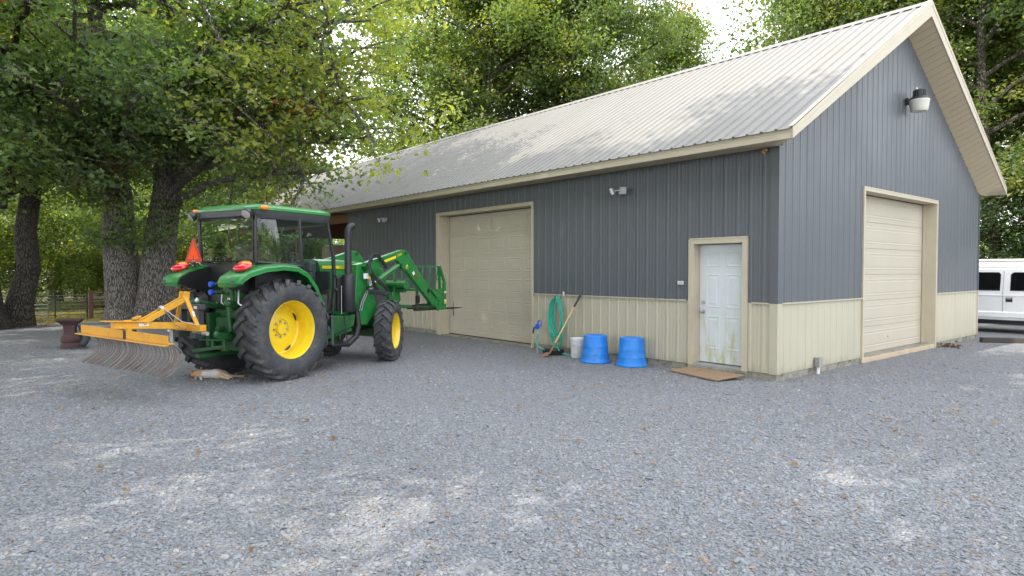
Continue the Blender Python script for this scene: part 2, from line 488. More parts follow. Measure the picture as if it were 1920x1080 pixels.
def stone_mat():
    m, n, l, b = new_mat('stone')
    a = n.new('ShaderNodeAttribute'); a.attribute_type = 'INSTANCER'; a.attribute_name = 'tint'
    g = n.new('ShaderNodeNewGeometry')
    t = noise(n, l, g.outputs['Position'], 160, 3)
    c = mixc(n, l, 0.5, a.outputs['Color'], ramp(n, l, t.outputs['Fac'], [(0.3, (0.65,) * 3), (0.7, (1.15,) * 3)]).outputs['Color'], 'MULTIPLY')
    l.new(c, b.inputs['Base Color'])
    b.inputs['Roughness'].default_value = 0.85
    b.inputs['Specular IOR Level'].default_value = 0.3
    return m
M['stone'] = stone_mat()

def ground_mat():
    m, n, l, b = new_mat('forest_floor')
    g = n.new('ShaderNodeNewGeometry')
    a = noise(n, l, g.outputs['Position'], 0.35, 7, 0.6)
    f = noise(n, l, g.outputs['Position'], 9, 6, 0.7)
    litter = ramp(n, l, f.outputs['Fac'], [(0.3, (0.10, 0.065, 0.04)), (0.55, (0.21, 0.13, 0.075)), (0.75, (0.30, 0.20, 0.12))]).outputs['Color']
    grass = ramp(n, l, f.outputs['Fac'], [(0.3, (0.045, 0.075, 0.02)), (0.7, (0.16, 0.19, 0.06))]).outputs['Color']
    c = mixc(n, l, ramp(n, l, a.outputs['Fac'], [(0.42, (0, 0, 0)), (0.52, (1, 1, 1))]).outputs['Color'], litter, grass)
    l.new(c, b.inputs['Base Color'])
    b.inputs['Roughness'].default_value = 0.95
    bp = n.new('ShaderNodeBump'); bp.inputs['Strength'].default_value = 0.8; bp.inputs['Distance'].default_value = 0.03
    l.new(f.outputs['Fac'], bp.inputs['Height']); l.new(bp.outputs['Normal'], b.inputs['Normal'])
    return m
M['floor'] = ground_mat()

# ------------------------------------------------------------------ ground
def jitter_poly(pts, step=0.5, amp=0.18, seed=3):
    rnd = random.Random(seed)
    out = []
    for i, p in enumerate(pts):
        q = pts[(i + 1) % len(pts)]
        L = math.dist(p, q)
        k = max(1, int(L / step)) if L < 30 else 6
        for j in range(k):
            t = j / k
            out.append((p[0] + (q[0] - p[0]) * t + rnd.gauss(0, amp), p[1] + (q[1] - p[1]) * t + rnd.gauss(0, amp)))
    return out

g = MB()
g.add([(-500, -500, -0.03), (500, -500, -0.03), (500, 500, -0.03), (-500, 500, -0.03)], [(0, 1, 2, 3)])
tag(g.build('ground', M['floor'], fix=False), kind='structure')
yard = jitter_poly([(26, -40), (26, 16), (-29, 16), (-30, 2), (-24, -1.5), (-19.6, -3.2), (-20.2, -5.2), (-20.3, -6.6), (-20.8, -9.0), (-19.6, -12), (-20, -40)])
g = MB()
g.add([(x, y, 0.0) for x, y in yard], [tuple(range(len(yard)))])
tag(g.build('gravel_yard', M['gravel'], fix=False), kind='structure')

# loose stones: one scatter of instanced stones over the part of the yard near the viewpoint
def gravel_scatter():
    fwd = np.array([math.sin(YAW), math.cos(YAW)])
    rgt = np.array([math.cos(YAW), -math.sin(YAW)])
    c = np.array(CAM_POS[:2])
    P, S, T = [], [], []
    for d0, d1, dens, size in ((2.2, 5.2, 3100, 0.0098), (5.2, 8.0, 1800, 0.0098), (8.0, 11.0, 650, 0.0102), (11.0, 15.0, 200, 0.0105)):
        w = 1.12
        n = int(dens * w * (d1 * d1 - d0 * d0))
        d = np.sqrt(RNG.uniform(d0 * d0, d1 * d1, n))
        s = RNG.uniform(-w, w, n) * d
        p = c + d[:, None] * fwd + s[:, None] * rgt
        inside = (p[:, 0] < 0.0) & (p[:, 1] > -0.03) | ((p[:, 0] < -19.5))
        p = p[~inside]
        P.append(p)
        n = len(p)
        k = RNG.lognormal(0, 0.32, n) * size
        S.append(np.stack([k * RNG.uniform(0.9, 1.5, n), k * RNG.uniform(0.7, 1.1, n), k * RNG.uniform(0.32, 0.6, n)], 1))
        patch = 0.5 + 0.5 * np.sin(p[:, 0] * 0.9 + 1.3 * np.sin(p[:, 1] * 0.7)) * np.sin(p[:, 1] * 1.1 + 0.8 * np.sin(p[:, 0] * 0.5))
        v = RNG.uniform(0.20, 0.29, n) * (0.93 + 0.14 * patch)
        t = np.stack([v * 0.94, v * 0.985, v * 1.07], 1)
        warm = RNG.random(n) < 0.055
        t[warm] *= np.array([1.15, 0.88, 0.62])
        pale = RNG.random(n) < 0.06
        t[pale] = RNG.uniform(0.27, 0.35, (pale.sum(), 1)) * np.array([1, 0.99, 0.97])
        T.append(t)
    P, S, T = np.concatenate(P), np.concatenate(S), np.concatenate(T)
    n = len(P)
    z = S[:, 2] * RNG.uniform(-0.35, 0.6, n)
    me = bpy.data.meshes.new('gravel')
    me.vertices.add(n)
    me.vertices.foreach_set('co', np.column_stack([P, z]).astype(np.float32).ravel())
    a = me.attributes.new('scl', 'FLOAT_VECTOR', 'POINT'); a.data.foreach_set('vector', S.astype(np.float32).ravel())
    rot = np.column_stack([RNG.normal(0, 0.22, n), RNG.normal(0, 0.22, n), RNG.uniform(0, 6.283, n)])
    a = me.attributes.new('rot', 'FLOAT_VECTOR', 'POINT'); a.data.foreach_set('vector', rot.astype(np.float32).ravel())
    a = me.attributes.new('tint', 'FLOAT_COLOR', 'POINT'); a.data.foreach_set('color', np.column_stack([T, np.ones(n)]).astype(np.float32).ravel())
    o = linkmesh('gravel', me)
    ng = bpy.data.node_groups.new('scatter', 'GeometryNodeTree')
    ng.interface.new_socket('Geometry', in_out='INPUT', socket_type='NodeSocketGeometry')
    ng.interface.new_socket('Geometry', in_out='OUTPUT', socket_type='NodeSocketGeometry')
    N, L = ng.nodes, ng.links
    gi, go = N.new('NodeGroupInput'), N.new('NodeGroupOutput')
    joins = N.new('GeometryNodeGeometryToInstance')
    for k in range(5):
        ico = N.new('GeometryNodeMeshIcoSphere'); ico.inputs['Radius'].default_value = 1.0; ico.inputs['Subdivisions'].default_value = 2 if k < 2 else 1
        sp = N.new('GeometryNodeSetPosition')
        nz = N.new('ShaderNodeTexNoise'); nz.noise_dimensions = '4D'; nz.inputs['W'].default_value = 3.7 * k + 1.1; nz.inputs['Scale'].default_value = 0.9
        ma = N.new('ShaderNodeVectorMath'); ma.operation = 'MULTIPLY_ADD'; ma.inputs[1].default_value = (1.9, 1.9, 1.9); ma.inputs[2].default_value = (-0.95, -0.95, -0.95)
        L.new(ico.outputs['Mesh'], sp.inputs['Geometry']); L.new(nz.outputs['Color'], ma.inputs[0]); L.new(ma.outputs[0], sp.inputs['Offset'])
        L.new(sp.outputs['Geometry'], joins.inputs[0])
    iop = N.new('GeometryNodeInstanceOnPoints'); iop.inputs['Pick Instance'].default_value = True
    L.new(gi.outputs[0], iop.inputs['Points']); L.new(joins.outputs[0], iop.inputs['Instance'])
    a1 = N.new('GeometryNodeInputNamedAttribute'); a1.data_type = 'FLOAT_VECTOR'; a1.inputs['Name'].default_value = 'scl'
    a2 = N.new('GeometryNodeInputNamedAttribute'); a2.data_type = 'FLOAT_VECTOR'; a2.inputs['Name'].default_value = 'rot'
    e2r = N.new('FunctionNodeEulerToRotation')
    L.new(a2.outputs[0], e2r.inputs[0]); L.new(e2r.outputs[0], iop.inputs['Rotation']); L.new(a1.outputs[0], iop.inputs['Scale'])
    rv = N.new('FunctionNodeRandomValue'); rv.data_type = 'INT'; rv.inputs[4].default_value = 0; rv.inputs[5].default_value = 4
    L.new(rv.outputs[2], iop.inputs['Instance Index'])
    sm = N.new('GeometryNodeSetMaterial'); sm.inputs['Material'].default_value = M['stone']
    L.new(iop.outputs[0], sm.inputs['Geometry']); L.new(sm.outputs[0], go.inputs[0])
    md = o.modifiers.new('scatter', 'NODES'); md.node_group = ng
    me.materials.append(M['stone'])
    tag(o, 'loose blue-gray crushed limestone gravel covering the yard', 'gravel', kind='stuff')
gravel_scatter()

# ------------------------------------------------------------------ workshop building
WALL_W, WALL_H, Z_WAIN, Z_SILL = 9.88, 3.62, 1.20, 0.106
SLOPE, X_FAR, X_BAY = 0.5865, -28.6, -14.9
PAN = 0.9144
bld = empty('workshop_building', (0, 0, 0))
tag(bld, 'gray and cream metal-sided workshop with pale ribbed metal gable roof', 'building')

def rib_profile(u0, u1, major=0.010, minor=0.0035):
    """points (u, depth) of ribbed steel between u0 and u1; ribs sit on multiples of 0.2286 m"""
    P = 0.2286
    pts = {round(u0, 5): None, round(u1, 5): None}
    for k in range(int(math.floor(u0 / P)) - 1, int(math.ceil(u1 / P)) + 2):
        c = k * P
        for du, dp in ((-0.034, 0), (-0.015, 1), (0.015, 1), (0.034, 0)):
            if u0 < c + du < u1: pts[round(c + du, 5)] = dp * major
        for q in (P / 3, 2 * P / 3):
            for du, dp in ((-0.016, 0), (0, 1), (0.016, 0)):
                if u0 < c + q + du < u1: pts[round(c + q + du, 5)] = dp * minor
    def f(u):
        k = round(u / P); d = abs(u - k * P)
        if d <= 0.015: return major
        if d <= 0.034: return major * (0.034 - d) / 0.019
        r = (u % P)
        for q in (P / 3, 2 * P / 3):
            if abs(r - q) < 0.016: return minor * (1 - abs(r - q) / 0.016)
        return 0.0
    return [(u, f(u) if d is None else d) for u, d in sorted(pts.items())]

def siding(name, u0, u1, zb, zt, place, mat, parent, off=0.0):
    """one ribbed panel; zb, zt are numbers or functions of u; place(u, depth, z) -> point"""
    zb_ = zb if callable(zb) else (lambda u: zb)
    zt_ = zt if callable(zt) else (lambda u: zt)
    pr = rib_profile(u0, u1)
    lo = [place(u, d + off, zb_(u)) for u, d in pr]
    hi = [place(u, d + off, zt_(u)) for u, d in pr]
    # a hem turned back at both ends gives the sheet an edge
    lo2 = [place(u, off - 0.012, zb_(u)) for u, d in pr]
    m = MB().grid([lo2, lo, hi])
    o = m.build(name, mat, parent, fix=False)
    return o

long_wall = lambda u, d, z: (-u, -d, z)          # u runs away from the near corner
gable_wall = lambda u, d, z: (d, u, z)
zgab = lambda y: WALL_H + SLOPE * min(y, WALL_W - y)

def run_panels(place, spans, zt_gray, skip):
    """spans: list of (u0, u1, z0) ; z0 = height where the siding starts above an opening (None = full height)"""
    for (u0, u1, z0) in spans:
        k = math.floor(u0 / PAN + 1e-6)
        while k * PAN < u1 - 1e-6:
            a, b = max(u0, k * PAN), min(u1, (k + 1) * PAN)
            if b - a > 0.02:
                off = 0.0015 * (k % 2)
                if z0 is None or z0 < Z_WAIN:
                    siding('wainscot_panel', a, b, Z_SILL, Z_WAIN, place, M['cream_siding'], bld, off)
                    siding('siding_panel', a, b, Z_WAIN + 0.001, zt_gray, place, M['gray_siding'], bld, off + 0.002)
                else:
                    siding('siding_panel', a, b, z0, zt_gray, place, M['gray_siding'], bld, off + 0.002)
            k += 1

DOOR = (0.495, 1.555, 2.235)
GAR_L = (5.64, 9.42, 3.20)
GAR_G = (3.055, 6.885, 3.225)
run_panels(long_wall, [(0.10, DOOR[0], None), (DOOR[0], DOOR[1], DOOR[2]), (DOOR[1], GAR_L[0], None), (GAR_L[0], GAR_L[1], GAR_L[2]), (GAR_L[1], -X_BAY, None)], WALL_H, None)
run_panels(gable_wall, [(0.10, GAR_G[0], None), (GAR_G[0], GAR_G[1], GAR_G[2]), (GAR_G[1], WALL_W, None)], zgab, None)
# back wall, bay partition and far gable close the shell
siding('siding_panel', 0, -X_BAY, 0.0, WALL_H, lambda u, d, z: (-u, WALL_W + d, z), M['gray_siding'], bld)
siding('siding_panel', 0.0, WALL_W, 0.0, zgab, lambda u, d, z: (X_BAY - d, u, z), M['gray_siding'], bld)
siding('siding_panel', 0.0, WALL_W, WALL_H - 0.1, zgab, lambda u, d, z: (X_FAR + 0.4 - d, u, z), M['gray_siding'], bld)

# corner trim (an L of folded steel, gray above and cream below) and the J-trim between the colours
for z0, z1, mt, pr in ((Z_SILL - 0.002, Z_WAIN, 'cream_siding', 0.024), (Z_WAIN, WALL_H, 'gray_siding', 0.027)):
    m = MB().prism([(pr, -pr, z0), (-0.11, -pr, z0), (-0.11, -pr + 0.004, z0), (pr - 0.004, -pr + 0.004, z0), (pr - 0.004, 0.11, z0), (pr, 0.11, z0)], (0, 0, z1 - z0))
    m.build('corner_trim', M[mt], bld)
for y in (WALL_W,):
    MB().bx(-0.10, 0.026, y - 0.02, y + 0.026, Z_SILL, Z_WAIN).build('corner_trim', M['cream_siding'], bld)
    MB().bx(-0.10, 0.028, y - 0.02, y + 0.028, Z_WAIN, WALL_H).build('corner_trim', M['gray_siding'], bld)
def wain_trim(segs, along_x):
    for a, b in segs:
        m = MB()
        if along_x: m.bx(-b, -a, -0.031, 0.0, Z_WAIN - 0.012, Z_WAIN + 0.01)
        else: m.bx(0.0, 0.031, a, b, Z_WAIN - 0.012, Z_WAIN + 0.01)
        m.build('trim_strip', M['cream_siding'], bld)
wain_trim([(0.111, DOOR[0] - 0.082), (DOOR[1] + 0.082, GAR_L[0] - 0.012), (GAR_L[1] + 0.102, -X_BAY)], True)
wain_trim([(0.111, GAR_G[0] - 0.022), (GAR_G[1] + 0.022, WALL_W - 0.021)], False)

# foundation: slab edge under the siding
m = MB()
for a, b in ((0, -GAR_L[0]), (-GAR_L[0], -GAR_L[1]), (-GAR_L[1], X_BAY)):
    m.bx(min(a, b) + (0.001 if b != X_BAY else 0), max(a, b), 0.006 if not (a == -GAR_L[0]) else 0.02, 0.4, -0.3, Z_SILL - 0.004 if a != -GAR_L[0] else 0.02)
m.bx(-0.4, -0.006, 0.4, WALL_W, -0.3, Z_SILL - 0.004)
m.build('foundation', M['concrete'], bld, bevel=0.008)
MB().bx(-0.30, 0.02, GAR_G[0] + 0.005, GAR_G[1] - 0.005, -0.2, 0.085).build('door_sill', M['tan_concrete'], bld, bevel=0.012)
MB().bx(-DOOR[1] - 0.02, -DOOR[0] + 0.02, -0.07, 0.30, -0.2, 0.098).build('door_step', M['concrete'], bld, bevel=0.015)

# roof
ztop = lambda y: 3.76 + SLOPE * (y + 0.47)
Y_E, Y_R, X_RAKE = -0.50, WALL_W / 2, 0.45
nvec = Vector((0, -SLOPE, 1)).normalized()
def roof_sheet(u0, u1, off):
    pr = rib_profile(u0, u1, 0.024, 0.004)
    rows = []
    for y in (Y_E, Y_R):
        rows.append([Vector((X_RAKE - u, y, ztop(y))) + nvec * (d + off) for u, d in pr])
    under = [Vector((X_RAKE - u, Y_E, ztop(Y_E))) - nvec * 0.006 for u, d in pr]
    return MB().grid([under, rows[0], rows[1]])
u, k = 0.0, 0
while u < X_RAKE - X_FAR - 0.01:
    b = min(u + PAN, X_RAKE - X_FAR)
    o = roof_sheet(u, b, 0.0015 * (k % 2)).build('roof_panel', M['roof_metal'], bld, fix=False)
    q = linkmesh('roof_panel', o.data, bld)          # the far slope mirrors it
    q.location = (0, WALL_W, 0)
    q.scale = (1, -1, 1)
    u, k = b, k + 1
zr = ztop(Y_R)
m = MB()
m.prism([(X_RAKE + 0.01, Y_R - 0.19, zr - 0.19 * SLOPE + 0.034), (X_RAKE + 0.01, Y_R, zr + 0.045), (X_RAKE + 0.01, Y_R + 0.19, zr - 0.19 * SLOPE + 0.034),
         (X_RAKE + 0.01, Y_R + 0.19, zr - 0.19 * SLOPE + 0.028), (X_RAKE + 0.01, Y_R, zr + 0.036), (X_RAKE + 0.01, Y_R - 0.19, zr - 0.19 * SLOPE + 0.028)], (X_FAR - X_RAKE - 0.02, 0, 0))
m.build('ridge_cap', M['roof_metal'], bld)
# eave fascia in lengths, drip edge on top
xs = [X_RAKE - 0.015, -3.2, -6.9, -10.6, -14.3, -18, -21.7, -25.4, X_FAR]
for a, b in zip(xs[:-1], xs[1:]):
    MB().bx(b + 0.002, a, -0.47, -0.45, 3.605, 3.745).build('fascia', M['cream_trim'], bld, bevel=0.003)
    MB().bx(b + 0.002, a, WALL_W + 0.45, WALL_W + 0.47, 3.605, 3.745).build('fascia', M['cream_trim'], bld)
    MB().bx(b + 0.002, a, -0.476, -0.4705, 3.70, 3.752).build('drip_edge', M['cream_trim'], bld)
# eave soffit: narrow ribbed boards across the overhang
bl = MB().bx(0, 0.298, -0.449, -0.003, 3.612, 3.62).bx(0.05, 0.056, -0.449, -0.003, 3.608, 3.6125).bx(0.148, 0.154, -0.449, -0.003, 3.608, 3.6125).bx(0.246, 0.252, -0.449, -0.003, 3.608, 3.6125).mesh('soffit_board', M['soffit'])
x = 0.0
while x > X_BAY:
    o = linkmesh('soffit_board', bl, bld); o.location = (x - 0.30, 0, 0)
    x -= 0.30
MB().bx(X_FAR, X_BAY - 0.3, -0.449, 0.05, 3.612, 3.62).build('soffit_board', M['wood_beam'], bld)
# rake fascia, both slopes, both ends
def rake(side, x0, x1, name='rake_fascia'):
    y = (lambda t: t) if side < 0 else (lambda t: WALL_W - t)
    pts = [(x0, y(-0.475), 3.757), (x0, y(Y_R), zr + 0.05), (x0, y(Y_R), zr - 0.27), (x0, y(-0.475), 3.60)]
    MB().prism(pts, (x1 - x0, 0, 0)).build(name, M['cream_trim'], bld, bevel=0.003)
    # lip that laps the roof sheet
    n0 = 0.06
    pts = [(x0, y(-0.48), ztop(-0.48) + 0.028), (x0, y(Y_R), zr + 0.054), (x0, y(Y_R), zr + 0.046), (x0, y(-0.48), ztop(-0.48) + 0.02)]
    MB().prism(pts, (-0.07 if x0 > 0 else 0.07, 0, 0)).build('rake_trim', M['cream_trim'], bld)
for s in (-1, 1):
    rake(s, X_RAKE + 0.015, X_RAKE - 0.012)
    rake(s, X_FAR - 0.015, X_FAR + 0.012)
    # a second fold on the near rake face, as pressed steel fascia has
    y = (lambda t: t) if s < 0 else (lambda t: WALL_W - t)
    MB().prism([(X_RAKE + 0.015, y(-0.473), 3.70), (X_RAKE + 0.015, y(Y_R), zr - 0.035), (X_RAKE + 0.015, y(Y_R), zr - 0.055), (X_RAKE + 0.015, y(-0.473), 3.69)], (0.006, 0, 0)).build('rake_trim', M['cream_trim'], bld)
# sloping soffit under both rakes, board by board
for s in (-1, 1):
    yy = (lambda t: t) if s < 0 else (lambda t: WALL_W - t)
    zin = lambda t: zgab(t) if t > 0 else WALL_H - 0.012
    zout = lambda t: 3.60 + (zr - 0.27 - 3.60) * (t + 0.475) / (Y_R + 0.475)
    t = -0.449
    while t < Y_R - 0.03:
        t2 = min(t + 0.148, Y_R)
        m = MB()
        for a, b, dz in ((t, t2 - 0.012, 0.0), (t2 - 0.012, t2, 0.010)):
            vs = [(0.003, yy(a), zin(a) + dz), (X_RAKE - 0.0125, yy(a), zout(a) + dz), (X_RAKE - 0.0125, yy(b), zout(b) + dz), (0.003, yy(b), zin(b) + dz)]
            m.prism(vs, (0, 0, 0.012))
        m.build('soffit_board', M['soffit'], bld)
        t = t2

# open bay: posts, header beams and rafters
for px_ in (-19.4, -23.9, -28.15):
    for py_ in (0.09, WALL_W - 0.09):
        MB().bx(px_ - 0.075, px_ + 0.075, py_ - 0.075, py_ + 0.075, -0.1, 3.30).build('post', M['wood_beam'], bld, bevel=0.006)
for py_ in (0.0, WALL_W - 0.05):
    MB().bx(X_FAR + 0.3, X_BAY - 0.03, py_, py_ + 0.05, 3.30, 3.60).build('header_beam', M['wood_beam'], bld, bevel=0.005)
jm = MB().bx(-0.022, 0.022, 0.06, WALL_W - 0.06, 3.42, 3.60).mesh('joist', M['wood_beam'])
for i in range(22):
    o = linkmesh('joist', jm, bld); o.location = (X_BAY - 0.5 - i * 0.6, 0, 0)
for i in range(7):
    yp_ = 0.6 + i * 0.65
    for f_ in (1, -1):
        y_ = yp_ if f_ > 0 else WALL_W - yp_
        MB().bx(X_FAR + 0.3, X_BAY - 0.05, y_ - 0.05, y_ + 0.05, ztop(yp_) - 0.10, ztop(yp_) - 0.06).build('purlin', M['wood_beam'], bld)

# garage doors --------------------------------------------------------------
def door_section(w, h, cols):
    m = MB().bx(0, w, 0, 0.04, 0.004, h - 0.004)
    m.bx(0, w, 0.012, 0.03, -0.006, 0.006)
    cw = (w - 0.08) / cols
    for c in range(cols):
        x0, x1, z0, z1 = 0.04 + c * cw + 0.045, 0.04 + (c + 1) * cw - 0.045, 0.085, h - 0.085
        for ins, dy in ((0.0, 0.003), (0.028, -0.0005), (0.04, 0.0035)):
            a0, a1, b0, b1 = x0 + ins, x1 - ins, z0 + ins, z1 - ins
            if ins == 0.028: continue
            e = 0.014
            vs = [(a0, 0.0005, b0), (a1, 0.0005, b0), (a1, 0.0005, b1), (a0, 0.0005, b1),
                  (a0 + e, -dy, b0 + e), (a1 - e, -dy, b0 + e), (a1 - e, -dy, b1 - e), (a0 + e, -dy, b1 - e)]
            if ins == 0.0:   # a raised ring
                e2 = 0.03
                vs += [(a0 + e2 - 0.002, -dy, b0 + e2 - 0.002), (a1 - e2 + 0.002, -dy, b0 + e2 - 0.002), (a1 - e2 + 0.002, -dy, b1 - e2 + 0.002), (a0 + e2 - 0.002, -dy, b1 - e2 + 0.002)]
                vs += [(a0 + 0.04, 0.0005, b0 + 0.04), (a1 - 0.04, 0.0005, b0 + 0.04), (a1 - 0.04, 0.0005, b1 - 0.04), (a0 + 0.04, 0.0005, b1 - 0.04)]
                fs = [(4 * q + i, 4 * q + (i + 1) % 4, 4 * (q + 1) + (i + 1) % 4, 4 * (q + 1) + i) for q in range(3) for i in range(4)]
                m.add(vs, fs)
            else:
                a0, a1, b0, b1 = x0 + 0.055, x1 - 0.055, z0 + 0.055, z1 - 0.055
                vs = [(a0, 0.0005, b0), (a1, 0.0005, b0), (a1, 0.0005, b1), (a0, 0.0005, b1),
                      (a0 + e, -dy, b0 + e), (a1 - e, -dy, b0 + e), (a1 - e, -dy, b1 - e), (a0 + e, -dy, b1 - e)]
                m.add(vs, [(i, (i + 1) % 4, 4 + (i + 1) % 4, 4 + i) for i in range(4)] + [(4, 5, 6, 7)])
    return m.mesh('door_section', M['cream_door'], fix=False)

def garage_door(w, ztop_, z0, n, cols, org, rz):
    """local x along the wall, local y into the building"""
    d = empty('garage_door', org, rz, bld)
    h = (ztop_ - z0) / n
    sec = door_section(w, h, cols)
    for i in range(n):
        o = linkmesh('door_section', sec, d)
        o.location = (0, 0, z0 + i * h)
    MB().bx(0.01, w - 0.01, -0.004, 0.03, z0 - 0.022, z0 - 0.008).build('bottom_seal', M['black_plastic'], d)
    MB().bx(w * 0.5 - 0.06, w * 0.5 + 0.06, -0.018, 0.0, z0 + 0.25, z0 + 0.275).build('handle', M['cream_trim'], d)
    return d
dl, rec = GAR_L[1] - GAR_L[0], 0.30
garage_door(dl - 0.10, GAR_L[2] - 0.06, 0.045, 6, 6, (-GAR_L[1] + 0.05, rec - 0.02, 0), 0)
# jambs, head and outer casing of the long-wall opening
for a, b in ((-GAR_L[1], -GAR_L[1] + 0.045), (-GAR_L[0] - 0.045, -GAR_L[0])):
    MB().bx(a, b, -0.034, rec - 0.03, 0.0, GAR_L[2]).build('door_jamb', M['cream_trim'], bld, bevel=0.003)
MB().bx(-GAR_L[1] + 0.046, -GAR_L[0] - 0.046, -0.034, rec - 0.03, GAR_L[2] - 0.05, GAR_L[2]).build('door_head', M['cream_trim'], bld, bevel=0.003)
MB().bx(-GAR_L[1] - 0.10, -GAR_L[1] - 0.001, -0.034, 0.0, 0.02, GAR_L[2] + 0.03).build('door_casing', M['cream_trim'], bld, bevel=0.003)
MB().bx(-GAR_L[1] + 0.0, -GAR_L[0] + 0.01, -0.036, 0.0, GAR_L[2] + 0.001, GAR_L[2] + 0.03).build('door_casing', M['cream_trim'], bld, bevel=0.003)
MB().bx(-GAR_L[0] + 0.001, -GAR_L[0] + 0.011, -0.033, 0.0, 0.02, GAR_L[2]).build('door_casing', M['cream_trim'], bld)
MB().bx(-GAR_L[1] + 0.046, -GAR_L[1] + 0.085, rec - 0.065, rec - 0.0301, 0.02, GAR_L[2] - 0.051).build('door_stop', M['cream_trim'], bld)
MB().bx(-GAR_L[0] - 0.085, -GAR_L[0] - 0.046, rec - 0.065, rec - 0.0301, 0.02, GAR_L[2] - 0.051).build('door_stop', M['cream_trim'], bld)
dg, recg = GAR_G[1] - GAR_G[0], 0.26
garage_door(dg - 0.10, GAR_G[2] - 0.06, 0.105, 6, 1, (-recg + 0.02, GAR_G[0] + 0.05, 0), math.pi / 2)
for a, b in ((GAR_G[0], GAR_G[0] + 0.045), (GAR_G[1] - 0.045, GAR_G[1])):
    MB().bx(-recg + 0.03, 0.034, a, b, 0.0, GAR_G[2]).build('door_jamb', M['cream_trim'], bld, bevel=0.003)
MB().bx(-recg + 0.03, 0.034, GAR_G[0] + 0.046, GAR_G[1] - 0.046, GAR_G[2] - 0.05, GAR_G[2]).build('door_head', M['cream_trim'], bld, bevel=0.003)
for a, b in ((GAR_G[0] - 0.021, GAR_G[0] - 0.001), (GAR_G[1] + 0.001, GAR_G[1] + 0.021)):
    MB().bx(0.0, 0.036, a, b, 0.02, GAR_G[2]).build('door_casing', M['cream_trim'], bld)
MB().bx(0.0, 0.037, GAR_G[0] - 0.021, GAR_G[1] + 0.021, GAR_G[2] + 0.001, GAR_G[2] + 0.03).build('door_casing', M['cream_trim'], bld, bevel=0.003)
MB().bx(-recg + 0.0301, -recg + 0.065, GAR_G[1] - 0.10, GAR_G[1] - 0.046, 0.1, GAR_G[2] - 0.051).build('door_stop', M['cream_trim'], bld)

# entry door ----------------------------------------------------------------
d = empty('entry_door', (-DOOR[1], 0, 0), 0, bld)
W_ = DOOR[1] - DOOR[0]
for a, b in ((-0.0, 0.075), (W_ - 0.075, W_)):
    MB().bx(a, b, -0.045, 0.19, 0.10, DOOR[2]).build('door_frame', M['cream_trim'], d, bevel=0.004)
MB().bx(0.076, W_ - 0.076, -0.045, 0.19, DOOR[2] - 0.075, DOOR[2]).build('door_frame', M['cream_trim'], d, bevel=0.004)
MB().bx(-0.012, W_ + 0.012, -0.05, 0.0, DOOR[2] + 0.001, DOOR[2] + 0.025).build('door_casing', M['cream_trim'], d, bevel=0.003)
for a, b in ((-0.08, -0.001), (W_ + 0.001, W_ + 0.012)):
    MB().bx(a if a > -0.05 else -0.025, b, -0.048, 0.0, 0.10, DOOR[2]).build('door_casing', M['cream_trim'], d, bevel=0.003)
MB().bx(0.076, W_ - 0.076, -0.03, 0.19, 0.099, 0.135).build('threshold', M['galv'], d, bevel=0.004)
lw, lh, lz = W_ - 0.16, DOOR[2] - 0.085 - 0.15, 0.15
leaf = MB().bx(0, lw, 0, 0.045, 0, lh)
cols = ((0.12, lw / 2 - 0.055), (lw / 2 + 0.055, lw - 0.12))
for (x0, x1) in cols:
    for z0, z1 in ((0.22, 0.80), (0.93, 1.51), (1.62, lh - 0.13)):
        rect = lambda i, y: [(x0 + i, y, z0 + i), (x1 - i, y, z0 + i), (x1 - i, y, z1 - i), (x0 + i, y, z1 - i)]
        vs = rect(0, 0.0005) + rect(0.012, -0.0045) + rect(0.024, -0.0045) + rect(0.036, 0.0005)
        leaf.add(vs, [(4 * q + i, 4 * q + (i + 1) % 4, 4 * q + 4 + (i + 1) % 4, 4 * q + 4 + i) for q in range(3) for i in range(4)])
        vs = rect(0.055, 0.0005) + rect(0.08, -0.0045)
        leaf.add(vs, [(i, (i + 1) % 4, 4 + (i + 1) % 4, 4 + i) for i in range(4)] + [(4, 5, 6, 7)])
lo = leaf.build('door_leaf', M['white_door'], d, fix=False)
lo.location = (0.08, 0.145, lz)
lo['label'] = 'white six-panel door leaf with green algae stains'
kn = MB().lathe([(0.0, 0.0), (0.032, 0.0), (0.032, 0.008), (0.012, 0.012), (0.012, 0.035), (0.026, 0.045), (0.031, 0.06), (0.025, 0.075), (0.0, 0.08)], (0.155, 0.145, lz + 0.86), (0, -1, 0), 18)
kn.build('knob', M['steel'], d, smooth=True)
MB().lathe([(0.0, 0.0), (0.03, 0.0), (0.03, 0.012), (0.024, 0.02), (0.0, 0.02)], (0.155, 0.145, lz + 1.02), (0, -1, 0), 18).build('deadbolt', M['steel'], d, smooth=True)
for z in (0.35, 1.05, 1.8):
    MB().cyl((lw + 0.088, 0.14, lz + z), (lw + 0.088, 0.14, lz + z + 0.1), 0.008, n=8).build('hinge', M['steel'], d)

# ------------------------------------------------------------------ trees
GREENS = np.array([(0.088, 0.142, 0.070), (0.125, 0.185, 0.076), (0.160, 0.215, 0.066), (0.235, 0.245, 0.048)])

